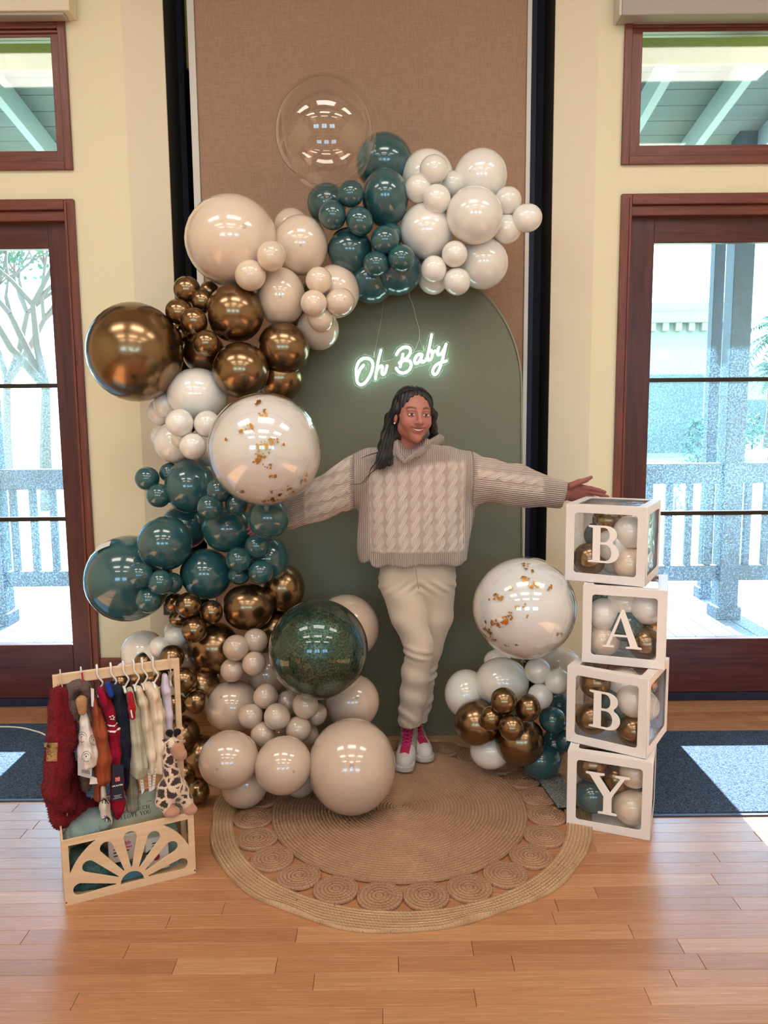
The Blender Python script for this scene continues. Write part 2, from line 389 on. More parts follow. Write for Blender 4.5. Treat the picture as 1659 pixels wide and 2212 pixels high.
bm_ = MB().box((-4.5, -.1, -.13), (4.5, .1, .13)).me('beam', m_wood('beam_wood', '#4a2a1c', '#6f4530', 0))
for y in (-1.6, -3.6, -5.6, -7.4): inst('beam', bm_, ce, (0, y, ZC-.13))
# ------------------------------------------------------------------ ceiling lamps (their light is the room's light)
em = NT('lamp_diffuser'); em.set(base=(1, .95, .88, 1), em=(1, .91, .80, 1), es=LAMP)
for x in (-2.4, 0, 2.4):
    for y in (-2.5, -4.6, -6.6):
        L = empty('ceiling_light', (x, y, ZC-.3), label='warm ceiling light panel in the %s row, %s' % ({-2.5: 'first', -4.6: 'second', -6.6: 'third'}[y], {-2.4: 'left', 0: 'centre', 2.4: 'right'}[x]), cat='ceiling light', group='ceiling lights')
        MB().box((-.75, -.3, 0), (.75, .3, .012)).build('diffuser', em.m, L)
        MB().box((-.78, -.33, 0), (-.75, .33, .06)).box((.75, -.33, 0), (.78, .33, .06)).box((-.75, -.33, 0), (.75, -.3, .06)).box((-.75, .3, 0), (.75, .33, .06)).box((-.78, -.33, .06), (.78, .33, .07)).build('frame', M_TRIMW, L)
        for sx in (-.6, .6): MB().tube([(sx, 0, .07), (sx, 0, .3)], .006, 6).build('suspension_rod', M_TRIMW, L)

# ------------------------------------------------------------------ glazed doors, transom windows
def D(v, Y, z=False): k = (3.96+Y)/3.96; return 1.55+(v-1.55)*k if z else v*k
def door(name, lab, sgn, xc_o, xc_i, xg, far):
    d = empty(name, (xc_i, 0, 0), label=lab, cat='door', kind='structure'); ox = xc_i
    yy = .045
    def bx(nm, x0, x1, z0, z1, y0, y1, mat, r=.004):
        a, b = sorted((x0, x1)); return MB().bbox((a-ox, y0, z0), (b-ox, y1, z1), r).build(nm, mat, d)
    xe = far                                      # far edge of the opening
    bx('casing', xc_o, xc_i, 0, 2.617, -.022, .05, M_CAS_V); bx('casing', xe, xe+sgn*.05, 0, 2.617, -.022, .05, M_CAS_V)
    bx('head_casing', xc_i, xe, 2.566, 2.617, -.022, .05, M_CAS_H); bx('head_stop', xc_i, xe, 2.517, 2.566, 0, .06, M_CAS_H)
    bx('casing_bead', xc_i-sgn*.016, xc_i-sgn*.004, 0, 2.6, -.03, -.015, M_CAS_V, .003)
    g0 = D(xg, yy); zt, zb = D(2.385, yy, True), D(.355, yy, True)
    bx('stile', xc_i, g0, .045, 2.53, yy, yy+.045, M_DOOR_V); bx('stile', xe-sgn*.1, xe, .045, 2.53, yy, yy+.045, M_DOOR_V)
    bx('top_rail', g0, xe-sgn*.1, zt, 2.53, yy+.002, yy+.043, M_DOOR_H); bx('bottom_rail', g0, xe-sgn*.1, .045, zb, yy+.002, yy+.043, M_DOOR_H)
    zm = [zb, D(1.027, yy, True), D(1.713, yy, True), zt]
    for z in zm[1:3]: bx('muntin', g0, xe-sgn*.1, z-.011, z+.011, yy+.008, yy+.036, M_MUNT, .003)
    for a, b in zip(zm, zm[1:]): bx('pane', g0, xe-sgn*.1, a, b, yy+.018, yy+.026, M_GLASS, .0005)
    bx('kick_seal', xc_i, xe, .004, .045, yy-.01, yy+.05, M_NAVY2, .002)
    return d
door('door_1', 'mahogany framed glazed door beside the gold balloons on the left', -1, -1.513, -1.562, -1.658, LD0+.02)
door('door_2', 'mahogany framed glazed door behind the stacked letter boxes', 1, 1.183, 1.236, 1.357, RD1-.02)
def transom(name, lab, sgn, xo, xg, far):
    w = empty(name, (xo, 0, 2.755), label=lab, cat='window', kind='structure')
    def bx(nm, x0, x1, z0, z1, y0, y1, mat, r=.003):
        a, b = sorted((x0, x1)); return MB().bbox((a-xo, y0, z0-2.755), (b-xo, y1, z1-2.755), r).build(nm, mat, w)
    xi = xo+sgn*.036; xe = far
    bx('casing', xo, xi, 2.755, 3.45, -.02, .06, M_CAS_V); bx('casing', xe-sgn*.036, xe, 2.755, 3.45, -.02, .06, M_CAS_V)
    bx('bottom_casing', xi, xe, 2.755, 2.795, -.02, .06, M_CAS_H); bx('head_casing', xi, xe, 3.40, 3.45, -.02, .06, M_CAS_H)
    bx('sash', xi, D(xg, .03), 2.795, 3.40, .004, .07, M_CAS_V); bx('sash', xi, xe, 2.795, D(2.84, .03, True), .006, .07, M_CAS_H); bx('sash', xi, xe, D(3.357, .03, True), 3.40, .006, .07, M_CAS_H)
    bx('sash_bead', xi, xe, 3.385, 3.398, -.006, .01, M_CAS_H)
    bx('pane', D(xg, .03), xe, D(2.84, .03, True), D(3.357, .03, True), .035, .043, M_GLASS, .0005)
transom('window_1', 'wide transom window above the left glazed door', -1, -1.509, -1.576, LD0)
transom('window_2', 'wide transom window above the right glazed door', 1, 1.178, 1.26, RD1)
M_SHADE = simple('cream_valance', '#e6dcc2', .6); M_SHADEG = simple('grey_shade_cloth', '#b3aca6', .7, bump=.1, bscale=300)
p = P(150, 22, -.1)
o = empty('roller_shade', (p.x, -.05, p.z), label='cream roller shade box above the left transom window', cat='window shade')
MB().bbox((-1.3, -.05, 0), (0, .048, .35), .004).build('valance', M_SHADE, o)
MB().bbox((-1.3, -.036, -.012), (-.035, .03, .004), .006).build('shade_cloth', M_SHADEG, o)
p = P(1338, 32, -.1)
o = empty('roller_shade', (p.x, -.05, p.z), label='grey roller shade box above the right transom window', cat='window shade')
MB().bbox((.012, -.05, 0), (1.3, .048, .10), .006).build('shade_cloth', M_SHADEG, o)
MB().bbox((0, -.046, .0), (.012, .048, .12), .002).build('end_bracket', M_TRIMW, o)
MB().bbox((.012, -.05, .1), (1.3, .048, .4), .004).build('valance', M_SHADEG, o)
# skirting
bb = MB().bbox((-1.513, -.014, 0), (-1.245, .005, .235), .003).bbox((-1.513, -.024, .235), (-1.245, .005, .284), .008)
tag(bb.build('baseboard_left', M_CAS_H), 'tall red oak baseboard right of the left door', 'baseboard', kind='structure')
bb = MB().bbox((1.06, -.014, 0), (1.183, .005, .235), .003).bbox((1.06, -.024, .235), (1.183, .005, .284), .008)
tag(bb.build('baseboard_right', M_CAS_H), 'short red oak baseboard left of the right door', 'baseboard', kind='structure')
sv = MB().bbox((-1.24, -.004, .29), (-1.16, .0, .41), .001)
# ------------------------------------------------------------------ fabric partition in its pocket
def m_fabric():
    n = NT('tan_partition_fabric'); c = n.coord(); a = n.noise(n.coord('Object', (420, 420, 26)), 1, 2); b = n.noise(n.coord('Object', (26, 420, 420)), 1, 2)
    w = n.math('ADD', n.math('MULTIPLY', a, .5), n.math('MULTIPLY', b, .5)); big = n.noise(c, 1.2, 3)
    k = n.mix(n.ramp(w, [(.38, (0, 0, 0, 1)), (.62, (1, 1, 1, 1))]), hexc('#9c7c68'), hexc('#b08f78')); k = n.mix(n.math('MULTIPLY', big, .25), k, hexc('#8a6a54'))
    n.set(base=k, rough=.9, normal=n.bump(w, .25, .002)); return n.m
YP = .12; XL0, XL1, XR1, XR0 = -.2332*(3.96+YP), -.2245*(3.96+YP), .1795*(3.96+YP), .185*(3.96+YP)
pt = empty('partition_panel', ((XL0+XR0)/2, YP, 0), label='tan fabric covered folding partition panel with white metal edges', cat='partition'); ox = (XL0+XR0)/2
MB().bbox((XL1-ox, .004, .02), (XR1-ox, .07, ZC-.02), .003).build('fabric_panel', m_fabric(), pt)
MB().bbox((XL0-ox, -.006, .02), (XL1-ox, .075, ZC-.02), .003).build('edge_trim', M_TRIMW, pt)
MB().bbox((XR1-ox, -.006, .02), (XR0-ox, .075, ZC-.02), .003).build('edge_trim', M_TRIMW, pt)
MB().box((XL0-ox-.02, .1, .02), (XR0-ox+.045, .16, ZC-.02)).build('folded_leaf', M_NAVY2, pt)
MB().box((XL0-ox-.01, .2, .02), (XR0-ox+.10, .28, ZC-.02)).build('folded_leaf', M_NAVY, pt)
# ------------------------------------------------------------------ outside: porch, rail, lawn, buildings
M_DECK = m_wood('weathered_deck', '#4d5058', '#6f7278', 1, .6, .7); M_RAIL = simple('grey_rail_paint', '#30363f', .6, var=.1)
dk = tag(MB().box((-6, .16, -.3), (6, 3.2, -.085)).build('floor_porch', M_RAIL), 'grey porch deck outside the doors', 'deck', kind='structure')
db = MB().bbox((-.068, 0, -.03), (.068, 2.9, 0), .004).me('deck_board', M_DECK)
for i in range(-30, 31):
    if abs(i*.145) > 1.0: inst('deck_board', db, dk, (i*.145, .2, -.055))
YR = 1.95
def railing(x0, x1, lab):
    r = empty('porch_railing', ((x0+x1)/2, YR, -.055), label=lab, cat='railing'); c = (x0+x1)/2
    MB().bbox((x0-c, -.05, 1.06), (x1-c, .05, 1.215), .006).build('top_rail', M_RAIL, r); MB().bbox((x0-c, -.035, .30), (x1-c, .035, .42), .006).build('bottom_rail', M_RAIL, r)
    me = MB().bbox((-.025, -.02, .42), (.025, .02, 1.06), .003).me('baluster', M_RAIL); n = int((x1-x0)/.145)
    for k in range(n): inst('baluster', me, r, (x0-c+(k+.5)*(x1-x0)/n, 0, 0))
def post(x, w, lab, y=YR):
    o = empty('porch_post', (x, y, -.055), label=lab, cat='post')
    MB().bbox((-w/2, -w/2, 0), (w/2, w/2, 3.62), .006).build('shaft', M_RAIL, o); MB().bbox((-w/2-.02, -w/2-.02, 0), (w/2+.02, w/2+.02, .1), .006).build('base', M_RAIL, o)
    return o
xr = P(1578, 1000, YR).x; xl = P(-20, 1000, YR).x
post(xr, .15, 'thick grey porch post seen through the right door'); post(xl, .15, 'thick grey porch post seen through the left door')
post(P(1532, 1000, 2.6).x, .09, 'slim pale porch post left of the thick one', 2.6)
railing(1.2, xr-.075, 'porch railing seen left of the right post'); railing(xr+.075, 5.5, 'porch railing seen right of the right post')
railing(xl+.075, -1.1, 'porch railing seen through the left door right of its post'); railing(-5.5, xl-.075, 'porch railing beyond the left frame edge')
M_SOF = simple('soffit_board', '#6a6e75', .7, var=.12)
rf = empty('porch_roof', (0, .16, 3.9), label='sloping porch roof with rafters seen through the transom windows', cat='roof')
Ms = Matrix.Rotation(-math.atan(.2), 4, 'X')
sb = MB().bbox((-6, -.088, 0), (6, .088, .02), .004, None).me('soffit_board', M_SOF); ra = MB().bbox((-.03, 0, -.16), (.03, 2.6, 0), .003).me('rafter', simple('rafter_paint', '#a9aeb4', .7))
for i in range(14):
    q = Ms @ Vector((0, .09+i*.18, 0)); inst('soffit_board', sb, rf, q, (-math.atan(.2), 0, 0))
for x in (-4.2, -3.6, -3.0, -2.4, -1.8, 1.75, 2.25, 2.75, 3.25, 3.75, 4.25): inst('rafter', ra, rf, (x, 0, 0), (-math.atan(.2), 0, 0))
MB().bbox((-6, .25, -.505), (6, .28, -.02), .005).build('ledger_beam', simple('yellow_beam_paint', '#c2b75c', .6), rf)
MB().box((-6, 0, .025), (6, 2.7, .06), Ms).build('roof_deck', M_RAIL, rf)
gr = NT('lawn'); c = gr.noise(gr.coord(), .6, 5); gr.set(base=gr.ramp(c, [(.3, hexc('#66783f')), (.7, hexc('#8c9a60'))]), rough=.9)
lw = tag(MB().box((-150, 3.2, -.8), (150, 300, -.6)).build('lawn', gr.m), 'sunlit green lawn beyond the porch', 'lawn', kind='structure')
M_STONE = simple('pale_stone', '#87877b', .8, var=.15, vscale=1.5); M_PATH = simple('pale_path', '#c9c7bd', .9)
tag(MB().box((-60, 17, -.62), (60, 25, -.585)).build('path', M_PATH), 'pale wide path crossing the lawn', 'path', kind='structure')
def build_house(x, y, w, d, h, lab, mat):
    b = empty('stone_building', (x, y, -.6), label=lab, cat='building')
    MB().box((-w/2, 0, 0), (w/2, d, h)).build('wall', mat, b)
    MB().bbox((-w/2-.4, -.4, h), (w/2+.4, d+.4, h+.5), .05).build('cornice', mat, b)
    MB().bbox((-w/2-.1, -.1, h+.5), (w/2+.1, d, h+1.0), .05).build('parapet', mat, b)
    for k in range(9): MB().box((-w/2+.3+k*(w-.6)/8-.14, -.32, h-.38), (-w/2+.3+k*(w-.6)/8+.14, 0, h)).build('dentil', mat, b)
    for s in (-1, 1): MB().bbox((s*(w/2-.5)-.3, -.2, 0), (s*(w/2-.5)+.3, .1, h-.4), .03).build('pilaster', mat, b)
    MB().box((-w/4, -.06, .2), (w/4, .1, h*.62)).build('doorway', simple('dark_doorway', '#4c5450', .8), b)
    return b
q = P(1452, 960, 34); build_house(q.x, 34, 5.6, 6, 6.4, 'pale stone mausoleum with cornice seen through the right door', M_STONE)
q = P(1640, 960, 60); build_house(q.x, 60, 8, 6, 5, 'low pale building behind the thick right post', M_STONE)
q = P(1535, 950, 75); build_house(q.x, 75, 7, 6, 5.5, 'far low building between the mausoleum and the post', M_STONE)
M_LEAF = simple('shrub_leaf', '#3f5b43', .8, var=.3, vscale=3); M_BARK = simple('bark', '#5a4a3c', .9)
def shrub(name, lab, c, r, n, seed, hs=1., cat='shrub'):
    R = random.Random(seed); o = empty(name, (c[0], c[1], -.6), label=lab, cat=cat); mb = MB()
    for k in range(n):
        a = R.uniform(0, 2*pi); t = R.random(); rr = r*sqrt(R.random())*(1-.6*t); z = t*r*2.2*hs
        p = Vector((rr*cos(a), rr*sin(a), z)); s = r*.22*R.uniform(.6, 1.2)
        d = Vector((R.uniform(-1, 1), R.uniform(-1, 1), R.uniform(-.2, 1))).normalized()*s; e = d.orthogonal().normalized()*s*.4
        mb.add([p-d, p+e, p+d, p-e], [(0, 1, 2, 3)])
    mb.build('foliage', M_LEAF, o); MB().tube([(0, 0, -.05), (0, 0, r*1.2*hs)], r*.07, 6).build('trunk', M_BARK, o)
q = P(1510, 962, 27); shrub('shrub', 'spiky dark shrub beside the mausoleum corner', q, .85, 260, 1)
q = P(1526, 962, 23.5); shrub('shrub', 'low shrub right of the spiky shrub', q, .5, 160, 2, .6)
q = P(1625, 950, 40); shrub('shrub', 'dark bush right of the thick porch post', q, .9, 200, 3)
q = P(1463, 985, 12); shrub('statue_bush', 'thin upright grave plant in front of the mausoleum', q, .22, 120, 4, 1.4)
q = P(60, 960, 12); 
def palm(x, y, h, lab, seed):
    R = random.Random(seed); o = empty('palm_tree', (x, y, -.6), label=lab, cat='palm tree')
    MB().tube([(0, 0, -.05), (.1, 0, h*.5), (0, 0, h)], [.35, .28, .26], 8).build('trunk', M_BARK, o)
    for k in range(22):
        a = 2*pi*k/22+R.random()*.2; el = R.uniform(-.5, 1.1); L = h*.32*R.uniform(.8, 1.1); mb = MB(); pts = []
        for t in np.linspace(0, 1, 7): pts.append(Vector((cos(a)*cos(el)*L*t, sin(a)*cos(el)*L*t, h+sin(el)*L*t-.55*L*t*t)))
        mb.tube(pts, [.04*(1-.8*t) for t in np.linspace(0, 1, 7)], 4)
        for i in range(1, 7):
            p = pts[i]; dr = (pts[i]-pts[i-1]).normalized(); sd = dr.cross(Vector((0, 0, 1))).normalized()
            for s in (-1, 1):
                for j in range(2):
                    b = pts[i-1].lerp(p, j/2+.25); tip = b+sd*s*L*.2+dr*L*.12+Vector((0, 0, -.12*L)); mb.add([b, b+dr*.12, tip], [(0, 1, 2)])
        mb.build('frond', M_LEAF, o)
palm(P(1668, 800, 42).x, 42, P(1668, 800, 42).z+.6, 'palm tree at the right edge beyond the porch, taller one', 5)
palm(P(1690, 715, 30).x, 30, P(1690, 715, 30).z+.6, 'palm crown just entering at the right edge', 6)
def tree(x, y, h, lab, seed):
    R = random.Random(seed); o = empty('bare_tree', (x, y, -.6), label=lab, cat='tree'); mb = MB(); lf = MB()
    def br(p, d, L, r, k):
        q = p+d*L; mb.tube([p, p.lerp(q, .5)+Vector((R.uniform(-1, 1), R.uniform(-1, 1), 0))*L*.06, q], [r, r*.8, r*.6], 5)
        if k == 0:
            for _ in range(7):
                c = q+Vector((R.uniform(-1, 1), R.uniform(-1, 1), R.uniform(-1, .6)))*L*.7; s = .10; e = Vector((R.uniform(-1, 1), R.uniform(-1, 1), R.uniform(-1, 1))).normalized()*s; g2 = e.orthogonal()*.6
                lf.add([c-e, c+g2, c+e, c-g2], [(0, 1, 2, 3)])
            return
        for _ in range(3): br(q, (d+Vector((R.uniform(-.8, .8), R.uniform(-.8, .8), R.uniform(-.1, .5)))).normalized(), L*.72, r*.6, k-1)
    br(Vector((0, 0, -.05)), Vector((.05, 0, 1)), h*.34, h*.022, 4)
    mb.build('branches', M_BARK, o); lf.build('foliage', M_LEAF, o)
tree(P(95, 960, 14).x, 14, 8.5, 'leafy tree seen through the left glazed door', 8)
tree(P(15, 960, 22).x, 22, 10, 'second tree farther left beyond the left door', 9)
# ------------------------------------------------------------------ mats
def m_mat(name, a, b):
    n = NT(name); v = n.n('TexVoronoi'); v.inputs['Scale'].default_value = 210; n.l(n.coord(), v.inputs[0]); z = n.noise(n.coord(), 170, 4, .7)
    n.set(base=n.ramp(z, [(.35, hexc(a)), (.68, hexc(b))]), rough=.95, spec=.1, normal=n.bump(z, .9, .006)); return n.m
M_MAT = m_mat('navy_loop_mat', '#141d30', '#66788f'); M_RUB = simple('mat_rubber_edge', '#1c2b4a', .5)
def mat_(x0, x1, y0, y1, lab):
    o = empty('door_mat', ((x0+x1)/2, (y0+y1)/2, 0), label=lab, cat='door mat'); a, b = (x1-x0)/2, (y1-y0)/2
    N = 60; R = np.random.RandomState(3)
    MB().bbox((-a+.012, -b+.02, .001), (a-.012, b-.012, .009), .003).build('pile', M_MAT, o)
    MB().bbox((-a, -b, .0005), (a, b, .005), .002).build('rubber_edge', M_RUB, o)
mat_(-2.75, -1.13, -1.0, -.2, 'dark navy door mat in front of the left glazed door'); mat_(1.0, 2.5, -1.165, -.365, 'dark navy door mat in front of the right glazed door')
o = empty('grey_mat', (.70, -.99, .0), label='small grey speckled mat between the jute rug and the bottom letter box', cat='mat')
MB().bbox((-.05, -.135, .0225), (.055, .14, .028), .002, Matrix.Rotation(radians(8), 4, 'Z')).build('pile', m_mat('speckled_grey', '#3d4048', '#b9b9b4'), o)
MB().bbox((-.05, -.135, .0175), (.055, .14, .0226), .002, Matrix.Rotation(radians(8), 4, 'Z')).build('backing', M_RUB, o)
# white cable on the left mat
MB_c = MB().tube(catmull([P(-30, 1572, -.25).xy.to_3d(), PZ(0, 1570, .012), PZ(45, 1572, .012), PZ(85, 1582, .012), PZ(105, 1590, .012), PZ(160, 1600, .012)], 6), .004, 6)
tag(MB_c.build('white_cable', simple('white_pvc', '#e4e2de', .4), smooth=True), 'thin white cable lying on the left door mat', 'cable')
# ------------------------------------------------------------------ arch backdrop
YA0, YA1, AR, AX, AH = -.42, -.20, .625, .034, 2.31
def arch_y(z): return YA0+(YA1-YA0)*z/AH
lean = math.atan2(YA1-YA0, AH)
arch = empty('arch_backdrop', (AX, YA0, .0), label='tall sage green arch backdrop panel leaning behind the woman', cat='backdrop')
ol = [(-AR, 0), (AR, 0)]+[(AR*cos(a), AH-AR+AR*sin(a)) for a in np.linspace(0, pi, 40)]
n = NT('sage_arch_cover'); c = n.coord(); z = n.noise(c, 2, 3)
n.set(base=n.mix(z, hexc('#646551'), hexc('#70705c')), rough=.55, sheen=.15, normal=n.bump(n.noise(n.coord('Object', (5, 1, 1)), 4, 3), .05, .01)); M_ARCH = n.m
a = plate('cover', ol, [], .03, M_ARCH, arch, .006); a.rotation_euler = (pi/2-lean, 0, 0); a.location = (0, .016, 0)
M_PIPE = simple('arch_edge_piping', '#8d8d78', .5)
def on_arch(x, z, off=0): return Vector((x, arch_y(z)-off, z))
b = MB().tube([Vector((x, arch_y(z)-YA0-.002, z)) for x, z in ol[1:]+[(-AR, .02)]], .0045, 6).build('edge_piping', M_PIPE, arch, True)
for s in (-1, 1): MB().bbox((s*.45-.02, 0, 0), (s*.45+.02, .3, .02), .004).build('foot', M_RAIL, arch)

# ------------------------------------------------------------------ balloons
def latex(name, col, rough=.16, dot=.55, sss=.0, metal=0, coat=1.):
    n = NT(name); c = hexc(col); co = n.coord('Object'); sx = n.n('SeparateXYZ'); n.l(co, sx.inputs[0])
    rr = n.math('SQRT', n.math('ADD', n.math('POWER', sx.outputs[0], 2.), n.math('POWER', sx.outputs[1], 2.)))
    d = n.math('MULTIPLY', n.math('LESS_THAN', rr, .055), n.math('GREATER_THAN', sx.outputs[2], 0.))
    oi = n.n('ObjectInfo'); v = n.math('MULTIPLY_ADD', oi.outputs['Random'], .10, .93)
    cc = n.mix(1.0, c, v, 'MULTIPLY')
    if dot: cc = n.mix(n.math('MULTIPLY', d, dot*.5), cc, tuple(x*.35 for x in c[:3])+(1,))
    n.set(base=cc, rough=rough, metal=metal, spec=.5, coat=coat, coatr=.05)
    if sss: n.set(sss=sss, sssr=(.6, .45, .35), ssss=.02)
    return n.m
BM = {'t': latex('teal_latex', '#2b5960', .2, .0), 'w': latex('white_latex', '#ebe7e0', .22, .15), 'b': latex('blush_latex', '#e5d2be', .22, .8), 'p': latex('sand_latex', '#cab5a4', .24, .8),
      'g': latex('chrome_gold_latex', '#8d7254', .24, .0, 0, .95, .3)}
def balloon_mesh(name, mat, nu=32, nv=20):
    prof = []
    for i in range(nv+1):
        t = pi*i/nv; r = sin(t); z = cos(t)
        if z < -.2: k = (-.2-z)/.8; z -= .10*k*k; r *= 1-.06*k*(1-k)*4*.5
        prof.append((r, z))
    prof = prof[:-2]+[(.07, -1.14), (.045, -1.2), (.05, -1.23), (.085, -1.25), (.05, -1.275), (.02, -1.28), (.075, -1.33), (.08, -1.34)]
    prof[0] = (.0008, 1.0)
    return MB().lathe(prof, nu).me(name, mat, True)
BME = {k: balloon_mesh('balloon', m) for k, m in BM.items()}
KN = {'t': 'dark teal', 'w': 'white', 'b': 'blush', 'p': 'sand pink', 'g': 'chrome gold'}
BR = random.Random(11)
def balloon(kind, px, py, rx, ry, Y, label, group, tilt=.5):
    while True:                                   # never below the floor: come forward until it clears
        c = P(px, py, Y); s = depth(c)/FPX
        if c.z >= max(rx, ry)*s+.002 or Y < -1.5: break
        Y -= .01
    o = bpy.data.objects.new('balloon', BME[kind]); link(o)
    o.location = c
    ez = Vector(c)-Vector(CAM)
    R = Vector((0, 0, 1)).rotation_difference(-ez.normalized()).to_matrix()
    # keep the balloon's x along the picture's horizontal
    zz = -ez.normalized(); xx = Vector((1, 0, 0)); xx = (xx-zz*xx.dot(zz)).normalized(); yy = zz.cross(xx)
    M = Matrix((xx, yy, zz)).transposed()
    if abs(rx-ry) < 4: M = M @ Euler((BR.uniform(-tilt, tilt), BR.uniform(-tilt, tilt), BR.uniform(0, 6.28))).to_matrix()
    o.rotation_euler = M.to_euler(); o.scale = (rx*s, ry*s, (rx+ry)/2*s*BR.uniform(.98, 1.06))
    return tag(o, label, 'balloon', group)
